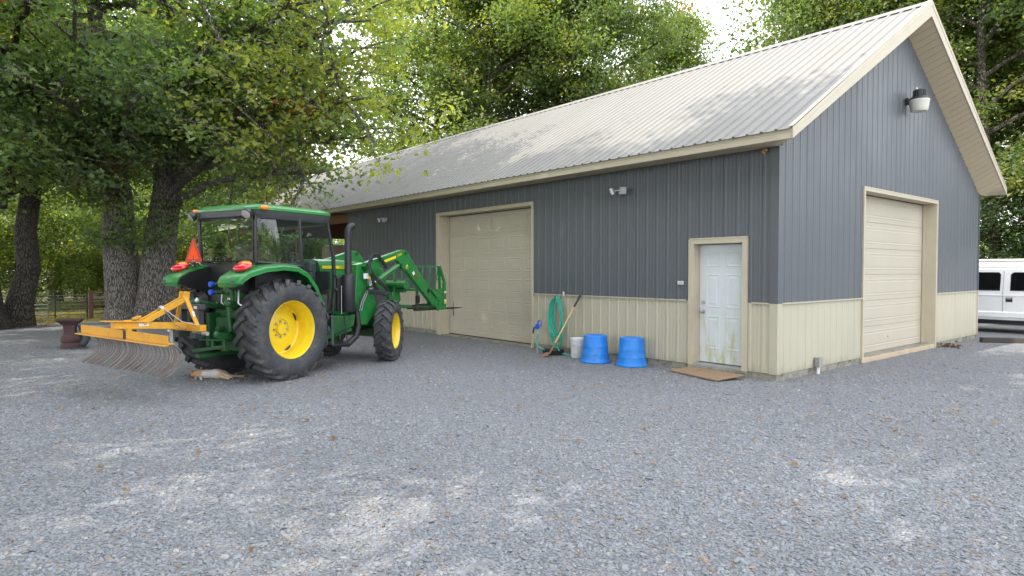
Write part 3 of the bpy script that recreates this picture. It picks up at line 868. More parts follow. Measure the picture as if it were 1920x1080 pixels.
def leaf_mesh(name, C, sig, per, size, seed, weights, lobed=False, up=0.55, brown=0.006, jitter=0.22, sun_tint=None, brown_col=(0.26, 0.075, 0.02), tone=(1, 1, 1)):
    """C: cluster centres (n,3); 'per' leaves gather round each; every leaf is its own little folded face"""
    rng = np.random.default_rng(seed)
    n = len(C)
    N = n * per
    cl = np.repeat(np.arange(n), per)
    pos = C[cl] + rng.normal(0, 1, (N, 3)) * np.array(sig)
    if lobed:
        half = [(0, 0), (.28, .24), (.42, .13), (.66, .38), (.80, .17), (1, 0)]
        T = np.array([(x - .5, y, 0.55 * y) for x, y in half] + [(x - .5, -y, 0.55 * y) for x, y in half[1:-1]])
        F = [[0, 1, 2, 3, 4, 5], [5, 9, 8, 7, 6, 0]]
    else:
        T = np.array([(-.5, 0, 0), (0.05, .33, .16), (.5, 0, 0), (0.05, -.33, .16)])
        F = [[0, 2, 1], [0, 3, 2]]
    s = size * rng.uniform(0.65, 1.35, N)
    nz = rng.normal(0, 1, (N, 3)); nz[:, 2] = np.abs(nz[:, 2]) * 0.8 + up
    nz /= np.linalg.norm(nz, axis=1)[:, None]
    a = rng.normal(0, 1, (N, 3)); a[:, 2] -= 0.5
    a -= nz * (a * nz).sum(1)[:, None]; a /= np.linalg.norm(a, axis=1)[:, None]
    b = np.cross(nz, a)
    k = len(T)
    V = (pos[:, None, :] + (T[None, :, 0, None] * a[:, None, :] + T[None, :, 1, None] * b[:, None, :] + T[None, :, 2, None] * nz[:, None, :]) * s[:, None, None]).reshape(-1, 3)
    me = bpy.data.meshes.new(name)
    me.vertices.add(N * k); me.vertices.foreach_set('co', V.astype(np.float32).ravel())
    loops = np.concatenate([np.array(f) for f in F]); lt = np.array([len(f) for f in F])
    L = (loops[None, :] + (np.arange(N) * k)[:, None]).ravel()
    me.loops.add(len(L)); me.loops.foreach_set('vertex_index', L.astype(np.int32))
    tot = np.tile(lt, N); st = np.concatenate([[0], np.cumsum(tot)[:-1]])
    me.polygons.add(len(tot)); me.polygons.foreach_set('loop_start', st.astype(np.int32)); me.polygons.foreach_set('loop_total', tot.astype(np.int32))
    w = np.array(weights, float); w /= w.sum()
    pick = rng.choice(len(GREENS), n, p=w)
    if sun_tint is not None:            # sunlight put into the leaf colour: outer boughs tinted yellower
        pick = np.where(rng.random(n) < sun_tint(C), rng.choice([2, 3, 3], n), pick)
    ct = GREENS[pick] * rng.uniform(0.75, 1.25, (n, 1))
    pk2 = rng.choice(len(GREENS), N, p=w)
    t = ct[cl] * 0.7 + GREENS[pk2] * 0.3
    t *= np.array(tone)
    t *= rng.uniform(1 - jitter, 1 + jitter, (N, 1))
    br = rng.random(n) < brown
    t[br[cl]] = np.array(brown_col) * rng.uniform(0.7, 1.2, (br[cl].sum(), 1))
    col = np.column_stack([t, np.ones(N)])
    at = me.attributes.new('tint', 'FLOAT_COLOR', 'POINT')
    at.data.foreach_set('color', np.repeat(col, k, axis=0).astype(np.float32).ravel())
    me.materials.append(M['leaf'])
    me.update(calc_edges=True)
    return me

def curve_pts(a, b, sag, k=7, wob=0.0, rnd=random):
    a, b = Vector(a), Vector(b)
    L = (b - a).length
    out = []
    for i in range(k + 1):
        t = i / k
        p = a.lerp(b, t) + Vector((0, 0, sag * L * 4 * t * (1 - t)))
        if 0 < i < k + 1 and wob: p += Vector((rnd.gauss(0, wob), rnd.gauss(0, wob), rnd.gauss(0, wob * 0.7))) * L * min(1, t * 2)
        out.append(p)
    return out

def grow(seed, trunks, crown_fn, n_limb, z0, limb_r, per_limb=6, targets=(), spread=0.9, twig=1.3, extra=0, droop=0.0, twigs_geo=True, subk=(0.3, 0.98)):
    """trunks: list of (points, radii). crown_fn(z) -> limb reach. Returns branch builder and cluster centres."""
    rnd = random.Random(seed)
    mb, C = MB(), []
    for pts, rad in trunks: mb.tube(pts, rad, 14)
    def on_trunk(z):
        pts, rad = rnd.choice(trunks)
        for i in range(len(pts) - 1):
            if pts[i][2] <= z <= pts[i + 1][2]:
                t = (z - pts[i][2]) / (pts[i + 1][2] - pts[i][2])
                return Vector(pts[i]).lerp(Vector(pts[i + 1]), t), rad[i] * (1 - t) + rad[i + 1] * t
        return Vector(pts[-1]), rad[-1]
    limbs = []
    zt = max(p[-1][2] for p, r in trunks)
    for i in range(n_limb):
        z = z0 + (zt - z0) * ((i + rnd.random() * 0.7) / n_limb)
        p, r = on_trunk(z)
        az = i * 2.39996 + rnd.uniform(-0.5, 0.5)
        reach = crown_fn(z) * rnd.uniform(0.7, 1.08)
        e = p + Vector((math.cos(az) * reach, math.sin(az) * reach, reach * rnd.uniform(0.12, 0.55) - droop * reach))
        limbs.append((p, e, min(r * 0.6, limb_r)))
    for p, e in targets:
        limbs.append((Vector(p), Vector(e), limb_r * 0.85))
    for p, e, r in limbs:
        pts = curve_pts(p, e, rnd.uniform(0.02, 0.12), 7, 0.018, rnd)
        mb.tube(pts, [r * (1 - 0.82 * i / 7) for i in range(8)], 7)
        L = (e - p).length
        C.append(tuple(e))
        for j in range(per_limb):
            t = rnd.uniform(*subk) if j else 0.95
            q = pts[min(7, int(t * 7))]
            dv = Vector((rnd.gauss(0, 1), rnd.gauss(0, 1), rnd.gauss(0.15 - droop, 0.55))).normalized()
            dv = (dv + (e - p).normalized() * 0.7).normalized()
            sl = max(0.8, L * spread * rnd.uniform(0.22, 0.45) * (1.15 - 0.5 * t))
            e2 = q + dv * sl
            sp = curve_pts(q, e2, rnd.uniform(-0.05, 0.08), 4, 0.03, rnd)
            mb.tube(sp, [max(0.008, r * 0.38 * (1 - 0.8 * i / 4)) for i in range(5)], 5)
            for s in range(3):
                u = (0.45, 0.75, 1.0)[s]
                c0 = sp[min(4, int(u * 4))]
                c = c0 + Vector((rnd.gauss(0, 0.4), rnd.gauss(0, 0.4), rnd.gauss(0, 0.28))) * twig
                C.append(tuple(c))
                if twigs_geo: mb.tube([c0, c0.lerp(c, 0.5) + Vector((0, 0, 0.05)), c], [0.014, 0.010, 0.006], 3, caps=False)
    for i in range(extra):
        C.append(tuple(Vector(rnd.choice(C)) + Vector((rnd.gauss(0, 1.0), rnd.gauss(0, 1.0), rnd.gauss(0, .7)))))
    return mb, np.array(C)

def trunk_line(base, top, r0, r1, seed, k=9, flare=1.5, wob=0.12):
    rnd = random.Random(seed)
    pts, rad = [], []
    for i in range(k + 1):
        t = (i / k) ** 1.25
        p = Vector(base).lerp(Vector(top), t)
        if 0 < i: p += Vector((rnd.gauss(0, wob), rnd.gauss(0, wob), 0)) * (1 if t > 0.1 else 0.2)
        pts.append(tuple(p))
        rad.append((r0 + (r1 - r0) * t) * (1 + (flare - 1) * max(0, 1 - t * 8) ** 2))
    return pts, rad

def make_tree(name, label, cat, base, branch_me, crown_me, rz=0.0, s=(1, 1, 1), group=None):
    t = empty(name, base, rz)
    t.scale = s
    tag(t, label, cat, group)
    linkmesh('trunk', branch_me, t)
    c = linkmesh('crown', crown_me, t)
    c['kind'] = 'stuff'
    return t

# the big twin-trunk oak: two leaning stems grown together at the foot
OAK = Vector((-18.8, -5.35, 0))
stemA = trunk_line((-0.27, -0.32, -0.15), (-0.8, -1.15, 11.5), 0.60, 0.16, 11, flare=1.35, wob=0.06)
stemB = trunk_line((0.27, 0.32, -0.15), (0.75, 1.15, 12.5), 0.58, 0.16, 12, flare=1.35, wob=0.06)
tg = []
# limbs that reach towards the yard and out over the eave
cbf = Vector((math.sin(YAW), math.cos(YAW), 0)); cbr = Vector((math.cos(YAW), -math.sin(YAW), 0))
for sx, e in ((0.0, (7.6, 4.5, 5.4)), (0.0, (8.3, 5.6, 6.8)), (0.2, (6.6, 6.3, 8.6)), (0.1, (8.6, 4.2, 8.2)), (0.2, (5.6, 4.6, 6.0)), (0.2, (5.2, 7.0, 10.0)),
              (-0.2, (4.6, 3.2, 5.6)), (-0.3, (6.0, -1.2, 6.0)), (-0.3, (5.2, -3.2, 6.4)), (0.0, (7.0, 1.4, 7.4)), (-0.2, (6.6, -2.6, 8.4)), (-0.3, (3.4, -3.6, 5.4)), (-0.4, (2.6, -4.5, 6.6)), (0, (4.8, 0.8, 6.0)),
              (-0.3, (3.8, -1.0, 5.8)), (-0.3, (2.6, -2.6, 5.2)), (0.2, (2.8, 2.6, 5.8)), (0.3, (2.4, 4.4, 6.2)),
              (0.2, (7.4, 6.4, 6.2)), (0.2, (6.6, 7.4, 7.6)), (0.2, (8.6, 6.8, 8.0)), (0.2, (7.6, 7.6, 9.4)), (0.1, (9.0, 5.4, 9.6)), (0.2, (5.4, 6.0, 7.6)), (0.2, (4.2, 6.6, 6.8)), (0.1, (8.4, 3.2, 10.0)), (0.2, (6.4, 5.0, 10.8)), (0.2, (4.4, 4.6, 8.6)), (0.1, (6.2, 3.2, 8.8)), (0.1, (8.2, 6.2, 5.6)), (0.2, (8.4, 5.2, 4.15)), (0.2, (8.7, 5.8, 5.1)), (0.2, (7.9, 4.4, 4.9)), (0.2, (8.2, 4.8, 6.2)), (0.2, (9.1, 6.4, 6.0))):
    if e[0] > 3: e = (e[0] * 1.12, e[1] * 0.5 if e[1] > 0 else e[1], e[2] * 0.94)
    if e[0] > 30: e = (6.7 + (e[0] - 6.7) * 0.25, min(e[1], 4.8), e[2])
    if e[1] > 50: e = (min(e[0], 4.6), e[1], e[2])
    zz = 3.6 + (e[2] - 3.6) * 0.45
    tg.append(((sx * zz / 8, -0.6 if e[1] < 1 else 0.75, zz), e))
mb, C = grow(5, [stemA, stemB], lambda z: 6.4 * (1 - ((z - 7.5) / 9.5) ** 2), 26, 5.4, 0.17, 9, tg, twig=1.1, droop=0.05)
# small leafy sprouts on the trunks
for k in range(16):
    z = random.uniform(2.4, 4.6)
    a = random.uniform(-1.6, 1.0)
    q = stemA if k % 2 else stemB
    i = max(j for j in range(10) if q[0][j][2] <= z)
    c = Vector(q[0][i]); rr = q[1][i]
    p = Vector((c.x + math.cos(a) * rr, c.y + math.sin(a) * rr, z))
    e = p + Vector((math.cos(a) * 0.5, math.sin(a) * 0.5, 0.12))
    mb.tube([p, e], [0.012, 0.006], 4)
    C = np.vstack([C, [tuple(e)], [tuple(p.lerp(e, 0.5))]])
oak_branch = mb.mesh('trunk', M['bark_gray'], True, fix=False)
oak_leaf = leaf_mesh('crown', C, (0.34, 0.34, 0.15), 41, 0.150, 21, (3, 5, 3, 0.5), lobed=True, brown=0.004, sun_tint=lambda C: np.clip((C[:, 0] + C[:, 1] - 6.5) / 5, 0, 0.75), tone=(1.15, 1.12, 1.35))
make_tree('oak_tree', 'big twin-trunk gray-barked oak standing behind the yellow rake', 'tree', OAK, oak_branch, oak_leaf)

# darker twin oak at the picture's left edge
st1 = trunk_line((0, -0.25, -0.1), (-0.6, -1.6, 13), 0.48, 0.14, 31, flare=1.5, wob=0.08)
st2 = trunk_line((-0.5, 0.5, -0.1), (0.3, 1.5, 12), 0.34, 0.12, 32, flare=1.5, wob=0.08)
tg = [((0, 0, 4), (4.5, 1.0, 5.0)), ((0, 0, 4.5), (5.0, -0.6, 6.2)), ((0, 0.3, 5), (5.5, 2.4, 7.2)), ((0, 0.3, 4.2), (3.0, 2.6, 4.9)), ((0, 0.2, 3.6), (2.4, 0.4, 4.8)), ((0, 0.2, 5.5), (6.0, 0.8, 8.5)), ((0, 0.3, 4.0), (1.0, 3.4, 4.6)), ((0, 0.4, 4.4), (-2.0, 3.6, 5.2))]
mb, C = grow(6, [st1, st2], lambda z: 6.0 * (1 - ((z - 7.5) / 9.0) ** 2), 20, 3.8, 0.15, 8, tg, twig=1.15, droop=0.1)
oak2_branch = mb.mesh('trunk', M['bark_dark'], True, fix=False)
oak2_leaf = leaf_mesh('crown', C, (0.34, 0.34, 0.16), 38, 0.150, 22, (3, 5, 3, 0.4), lobed=True, brown=0.002, tone=(1.15, 1.12, 1.35))
make_tree('oak_tree', 'dark-barked twin oak with a leafy skirt at far left edge of the yard', 'tree', (-19.3, -9.05, 0), oak2_branch, oak2_leaf)

# shared forms for the wood behind
def form(seed, H, r0, z0, reach, n_limb, per_limb, per, size, weights, sig, bark_m, brown=0.004, targets=(), peak=0.55, tone=(0.85, 0.83, 0.92)):
    st = trunk_line((0, 0, -0.2), (random.uniform(-.6, .6), random.uniform(-.6, .6), H * 0.93), r0, 0.06, seed, wob=0.15)
    zc = z0 + (H - z0) * (1 - peak)
    fn = lambda z: reach * max(0.22, 1 - (abs(z - zc) / ((H - z0) * (peak if z > zc else (1 - peak) * 1.6) + 0.01)) ** 2)
    mb, C = grow(seed, [st], fn, n_limb, z0, r0 * 0.38, per_limb, targets, twig=1.7, twigs_geo=False)
    return mb.mesh('trunk', bark_m, True, fix=False), leaf_mesh('crown', C, sig, per, size, seed + 100, weights, brown=brown, tone=tone)

F_YEL = form(41, 21, 0.32, 4.5, 5.6, 30, 8, 72, 0.20, (1, 4, 5, 2.0), (0.46, 0.46, 0.30), M['bark_dark'], 0.003)
F_MID = form(42, 22, 0.34, 5.5, 5.2, 30, 8, 72, 0.20, (1.5, 5, 4.5, 0.7), (0.46, 0.46, 0.30), M['bark_dark'], 0.003)
F_ROUND = form(43, 16, 0.28, 3.0, 4.8, 28, 8, 74, 0.19, (1.5, 5, 4, 0.5), (0.5, 0.5, 0.36), M['bark_dark'], 0.004, peak=0.5)
F_UNDER = form(44, 8.5, 0.10, 0.7, 3.0, 22, 6, 52, 0.16, (1, 4, 5, 2.2), (0.42, 0.42, 0.28), M['bark_dark'], 0.002, peak=0.5, tone=(0.85, 0.85, 0.9))
F_OPEN = form(46, 25, 0.34, 8.5, 5.6, 17, 5, 26, 0.27, (2, 5, 4, 0.8), (0.42, 0.42, 0.26), M['bark_dark'], 0.002, peak=0.42)
F_ROOF = form(47, 21, 0.32, 9.6, 4.6, 30, 8, 44, 0.25, (2, 5, 4, 0.8), (0.44, 0.44, 0.28), M['bark_dark'], 0.002, peak=0.36)
F_CLUMP = form(49, 21, 0.32, 8.0, 5.6, 17, 5, 42, 0.25, (2, 5, 4, 0.8), (0.40, 0.40, 0.28), M['bark_dark'], 0.002, peak=0.5)
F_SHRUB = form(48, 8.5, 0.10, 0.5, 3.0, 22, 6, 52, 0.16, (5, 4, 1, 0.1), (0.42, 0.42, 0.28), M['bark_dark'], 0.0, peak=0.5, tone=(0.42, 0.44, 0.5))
F_SLIM = form(45, 20, 0.22, 5.0, 3.3, 30, 7, 58, 0.21, (1, 4, 5, 1.0), (0.45, 0.45, 0.34), M['bark_dark'], 0.008, peak=0.6)

def stand(rows, group):
    for (f_, x, y, rz, s, nm, label) in rows:
        make_tree(nm, label, 'tree', (x, y, -0.02), f_[0], f_[1], rz, s if isinstance(s, tuple) else (s, s, s), group)

BACK = 'trees rising behind the workshop roof'
stand([
    (F_YEL, -24.0, 13.2, 0.3, (1.0, 1.0, .98), 'oak_tree', 'yellow-green oak rising behind the far end of the metal roof'),
    (F_MID, -25.5, 18.0, 1.9, 1.08, 'oak_tree', 'tall oak with forked upper limbs behind the middle of the ridge'),
    (F_MID, -21.2, 18.2, 3.6, (.82, .82, 1.08), 'oak_tree', 'tall thin-topped oak left of the open sky gap'),
    (F_YEL, -29.8, 12.6, 2.2, 1.05, 'oak_tree', 'golden-leaved oak seen between the big oak and the roof end'),
    (F_SLIM, -23.4, 28.4, 0.4, (0.95, 0.95, 1.02), 'hardwood_tree', 'slender light-green tree standing at the left side of the sky gap'),
    (F_ROUND, -20.4, 29.8, 0.8, (0.42, 0.42, 0.92), 'hardwood_tree', 'low round-topped tree just above the ridge under the sky gap'),
    (F_ROUND, -7.9, 20.4, 1.1, (0.74, 0.74, .97), 'hardwood_tree', 'dense bright-green tree at the right side of the sky gap'),
    (F_ROUND, -8.2, 22.5, 2.7, 1.1, 'hardwood_tree', 'broad green tree above the upper right part of the ridge'),
    (F_MID, -6.2, 27.5, 4.1, 0.9, 'oak_tree', 'leafy oak behind the gable peak'),
    (F_YEL, -2.4, 20.7, 5.2, (0.85, 0.85, 0.9), 'oak_tree', 'oak with a thick pale trunk right of the gable, above the white vehicle'),
    (F_MID, -0.5, 25.5, 0.9, 0.85, 'oak_tree', 'oak at the right edge of the picture behind the white vehicle'),
    (F_ROUND, 2.8, 27.0, 2.0, 1.0, 'hardwood_tree', 'round green tree beyond the right edge of the driveway'),
], BACK)

WOOD = 'trees of the wood beyond the fence'
wl_label = 'slim tree among the wood beyond the pipe fence'
rows = []
for i, (x, y, f_, s) in enumerate((
        (-38.9, -6.1, F_MID, .8), (-49.7, -6.6, F_YEL, .9), (-45.2, -4.3, F_SLIM, .9), (-33.9, -3.1, F_SLIM, .75), (-39.7, -0.7, F_YEL, .8), (-35.5, 1.6, F_SLIM, .7),
        (-45.2, 2.0, F_MID, .85), (-49.0, 6.8, F_ROUND, .75), (-36.5, 6.5, F_ROUND, .6), (-55, 1, F_YEL, .9), (-58, -9, F_MID, 1.0), (-52.0, -14.0, F_YEL, .9))):
    rows.append((f_, x, y, i * 1.3, s, 'hardwood_tree', wl_label))
stand(rows, WOOD)
UND = 'young trees along the fence'
rows = []
for i, (x, y, s) in enumerate(((-29.5, -7.6, .62), (-31.5, -4.6, .7), (-28.5, -3.0, .55), (-33.5, -0.6, .85), (-31.0, 2.2, .7), (-36, -8.8, .8), (-41, -5, .8), (-33.0, 5.0, .8), (-43, 0, .9), (-30.8, -10.5, .7), (-38.5, 4.0, .9), (-47, -2, 1.0), (-36.5, -3.4, .7))):
    rows.append((F_UNDER, x, y, i * 2.1, (s * 1.1, s * 1.1, s), 'young_tree', 'low leafy young tree filling in behind the pipe fence'))
stand(rows, UND)
BUSH = 'dark shrubs behind the white vehicle'
rows = []
for i, (x, y, s) in enumerate(((-0.4, 20.0, .62), (1.6, 20.6, .66), (3.6, 19.8, .6), (-4.4, 21.5, .7), (0.8, 23.5, .85), (6.0, 21, .7))):
    rows.append((F_SHRUB, x, y, i * 1.7, (s * 1.2, s * 1.2, s), 'shrub', 'dark leafy shrub in the row behind the white vehicle'))
for r in rows: make_tree(r[5], r[6], 'shrub', (r[1], r[2], -0.02), r[0][0], r[0][1], r[3], r[4], BUSH)
# the oaks on the near side of the yard, whose shade lies over the gravel and the lower roof
SHADE = 'oaks shading the yard from the near side'
rows = []
for i, (x, y, s, f_) in enumerate(((-1.8, -15.0, .865, F_ROOF), (-8.6, -15.2, .84, F_ROOF), (4.6, -15.4, .84, F_CLUMP), (10.0, -16.5, .80, F_CLUMP), (-4.9, -16.0, .80, F_ROOF), (-13.6, -15.6, .76, F_ROOF), (-5.4, -21.6, .84, F_CLUMP), (0.9, -21.0, .84, F_CLUMP), (7.2, -22.0, .84, F_CLUMP), (-11.6, -21.0, .82, F_CLUMP), (-17.8, -19.0, .80, F_CLUMP), (-23.0, -17.0, .8, F_CLUMP))):
    rows.append((f_, x, y, i * 1.1, s, 'oak_tree', 'tall oak on the near side of the gravel yard'))
stand(rows, SHADE)
# the far wood as one mass of foliage
rng = np.random.default_rng(77)
n = 2600
ang = rng.uniform(-0.35, 3.5, n)
rad = rng.uniform(75, 120, n)
hh = rng.uniform(0.3, 1, n) ** 0.8 * (7.5 + 2.0 * np.sin(ang * 13) + 1.5 * np.sin(ang * 31 + 1))
Cw = np.column_stack([5 - np.cos(ang - 0.9) * rad, -9 + np.sin(ang - 0.9) * rad + 10, hh])
fw = linkmesh('far_wood', leaf_mesh('far_wood', Cw, (1.2, 1.2, 0.8), 26, 0.75, 78, (3, 5, 3, 0.5), brown=0.0))
tag(fw, 'far belt of green woodland along the horizon', 'woodland', kind='stuff')

# ------------------------------------------------------------------ tractor   (x forward, y to its left, z up; origin on the ground under the rear axle)
T_HEAD = R_(111.5)
T_ORG = (-5.76, -6.05, 0.0)
trac = empty('tractor', T_ORG, T_HEAD)
tag(trac, 'green farm tractor with glazed cab, yellow wheels and front loader', 'tractor')
P3 = lambda f, lat, z: (f, -lat, z)          # forward, to the right, up

def ag_wheel(name, centre, R, w, rr, side, steer, n_lug, dish, lug_h, hub_bolts, rim_w):
    """side +1 = right hand wheel (outer face towards -y)"""
    e = empty(name, centre, steer, trac)
    s = -side
    ax = (0, 1, 0)
    hw = w / 2
    base = R - lug_h
    prof = [(rr - 0.005, -hw * 0.80), (rr + 0.02, -hw * 0.92), (rr + (base - rr) * 0.45, -hw * 1.02), (base - 0.055, -hw * 0.98), (base - 0.012, -hw * 0.84), (base, -hw * 0.5), (base + 0.004, 0),
            (base, hw * 0.5), (base - 0.012, hw * 0.84), (base - 0.055, hw * 0.98), (rr + (base - rr) * 0.45, hw * 1.02), (rr + 0.02, hw * 0.92), (rr - 0.005, hw * 0.80)]
    ty = MB().lathe(prof, axis=ax, n=56)
    for sd in (-1, 1):
        for k in range(n_lug):
            a0 = 2 * math.pi * (k + (0.5 if sd > 0 else 0)) / n_lug
            path = [(-0.06, R, 0.00), (0.22, R, 0.055), (0.50, R - 0.004, 0.125), (0.76, R - 0.012, 0.20), (0.94, R - 0.030, 0.255), (1.02, R - 0.065, 0.28), (1.035, R - 0.092, 0.29)]
            sc = 20.0 / n_lug * 0.95
            vs = []
            for i, (yy, rt, da) in enumerate(path):
                a = a0 + da * sc
                wid = (0.030 if i < 4 else 0.036) * R / 0.79
                rb = rt - (lug_h + 0.03)
                for (q, r_) in ((-1.35, rb), (-1, rt), (1, rt), (1.35, rb)):
                    # the bar leans: offset along the direction square to its run
                    aa = a + q * wid / R * 0.95
                    y_ = sd * (yy * hw - q * wid * 0.55 * (1 if i < 4 else 0.3))
                    if i >= 5: r_ = rt - (0.0 if abs(q) == 1 else 0.0); y_ = sd * (yy * hw - (0.0 if abs(q) == 1 else 0.03))
                    vs.append((r_ * math.cos(aa), y_, r_ * math.sin(aa)))
            fs = []
            for i in range(len(path) - 1):
                for q in range(3): fs.append((4 * i + q, 4 * i + q + 1, 4 * i + q + 5, 4 * i + q + 4))
            fs += [(0, 1, 2, 3), tuple(4 * (len(path) - 1) + q for q in (3, 2, 1, 0))]
            ty.add(vs, fs)
    t = ty.build('tyre', M['tyre'], e, smooth=True, fix=False)
    # rim: outward coordinate o runs towards the outer face
    o = lambda v: v * s
    rim = MB().lathe([(rr + 0.012, o(rim_w)), (rr + 0.022, o(rim_w - 0.012)), (rr + 0.014, o(rim_w - 0.02)), (rr - 0.004, o(rim_w - 0.004)), (rr - 0.022, o(rim_w - 0.03)), (rr - 0.03, o(rim_w - 0.10)),
                      (rr - 0.052, o(rim_w - 0.135)), (rr - 0.058, o((rim_w + dish) / 2)), (rr - 0.06, o(dish + 0.02)), (rr - 0.085, o(dish)), (rr - 0.15, o(dish + 0.012)), (rr * 0.52, o(dish + 0.045)),
                      (rr * 0.36, o(dish + 0.05)), (rr * 0.34, o(dish + 0.03)), (rr * 0.2, o(dish + 0.03)), (rr * 0.18, o(dish + 0.075)), (0.0, o(dish + 0.08))], axis=ax, n=48)
    rim.lathe([(rr - 0.06, o(dish)), (rr - 0.05, o(-rim_w + 0.1)), (rr + 0.0, o(-rim_w))], axis=ax, n=48)
    rim.build('rim', M['yellow_rim'], e, smooth=True)
    sl = MB()
    for k in range(4):                        # the hand holes between disc and barrel
        a = k * math.pi / 2 + 0.5
        pts = [((rr - 0.088) * math.cos(a + t), o(dish + 0.008), (rr - 0.088) * math.sin(a + t)) for t in (-0.2, -0.1, 0, 0.1, 0.2)]
        sl.tube(pts, [0.006, 0.016, 0.02, 0.016, 0.006], 6)
    sl.build('hand_hole', M['decal_black'], e)
    for k in range(hub_bolts):
        a = 2 * math.pi * k / hub_bolts
        q = rr * 0.27
        MB().cyl((q * math.cos(a), o(dish + 0.025), q * math.sin(a)), (q * math.cos(a), o(dish + 0.06), q * math.sin(a)), 0.016, n=6).build('wheel_bolt', M['galv'], e)
    return e
ag_wheel('rear_wheel', P3(0.05, 0.725, 0.785), 0.80, 0.47, 0.455, 1, 0, 21, -0.12, 0.055, 8, 0.205)
ag_wheel('rear_wheel', P3(0.05, -0.725, 0.785), 0.80, 0.47, 0.455, -1, 0, 21, -0.12, 0.055, 8, 0.205)
ag_wheel('front_wheel', P3(2.54, 0.775, 0.565), 0.585, 0.33, 0.345, 1, R_(25), 18, -0.02, 0.042, 6, 0.14)
ag_wheel('front_wheel', P3(2.54, -0.775, 0.565), 0.585, 0.33, 0.345, -1, R_(24), 18, -0.02, 0.042, 6, 0.14)

# fenders -----------------------------------------------------------------
FEN = [(-0.93, 1.47), (-0.95, 1.53), (-0.90, 1.62), (-0.74, 1.71), (-0.45, 1.785), (-0.10, 1.815), (0.20, 1.79), (0.43, 1.68), (0.62, 1.46), (0.74, 1.22), (0.82, 0.98)]
for s in (1, -1):
    rows_top, rows = [], []
    for i, (f, z) in enumerate(FEN):
        fp, zp = FEN[max(0, i - 1)]; fn_, zn = FEN[min(len(FEN) - 1, i + 1)]
        tx, tz = fn_ - fp, zn - zp
        L = math.hypot(tx, tz); nx, nz = tz / L, -tx / L       # inward (towards the wheel)
        wid = 0.90 if i else 0.84
        if i == 1: wid = 0.88
        sec = [(0.47, 0.0), (0.60, -0.012), (wid - 0.06, 0.0), (wid - 0.015, 0.012), (wid + 0.012, 0.04), (wid + 0.016, 0.10), (wid - 0.01, 0.10), (wid - 0.03, 0.05), (0.60, 0.03), (0.47, 0.03)]
        rows.append([P3(f + nx * d, s * l, z + nz * d) for l, d in sec])
    m = MB().grid([r + [r[0]] for r in rows])
    m.add(rows[0], [tuple(range(len(rows[0])))]).add(rows[-1], [tuple(range(len(rows[-1])))])
    fe = m.build('fender', M['green_paint'], trac, smooth=True)
    # black inner wheel-arch wall
    MB().prism([P3(f, s * 0.465, z - 0.02) for f, z in FEN[1:]] + [P3(0.82, s * 0.465, 0.70), P3(-0.30, s * 0.465, 0.95), P3(-0.42, s * 0.465, 1.35)], (0, 0.02 * s, 0)).build('arch_wall', M['decal_black'], trac)
    # tail light: red body, amber upper part
    c = Vector(P3(-0.72, s * 0.735, 1.765))
    m = MB().ball((0, 0, 0), 0.125, 0.16, 0.062, 18, 10)
    tl = m.build('tail_light', M['red_lens'], trac, smooth=True)
    tl.location = c; tl.rotation_euler = (0, -0.42, 0)
    am = MB().ball((0.045, 0, 0.022), 0.085, 0.135, 0.048, 16, 8).build('amber_lens', M['orange_lens'], tl, smooth=True)
    MB().bx(-0.955, -0.935, -s * 0.80 - 0.035, -s * 0.80 + 0.035, 1.50, 1.57).build('reflector', M['dark_gray'], trac, bevel=0.004)

# slow-moving emblem on the left fender
tri = lambda r, f: [P3(f, -0.475 + r * 0.205 * x, 1.975 + r * z) for x, z in ((-0.12, 0.235), (0.12, 0.235), (1.0, -0.10), (0.93, -0.135), (-0.93, -0.135), (-1.0, -0.10))]
em = MB().prism(tri(1.0, -0.66), (0.006, 0, 0)).build('slow_vehicle_triangle', M['smv_red'], trac)
MB().prism([P3(-0.664, -0.475 + x, 1.975 + z) for x, z in ((0, 0.175), (0.142, -0.085), (-0.142, -0.085))], (0.003, 0, 0)).build('orange_centre', M['smv_orange'], em)
MB().bx(-0.6625, -0.66, 0.475 - 0.02, 0.475 + 0.02, 1.858, 1.87).build('sticker', M['decal_white'], em)
MB().bar(P3(-0.65, -0.475, 1.76), P3(-0.65, -0.475, 1.95), 0.03, 0.01).build('emblem_bracket', M['black_plastic'], trac)

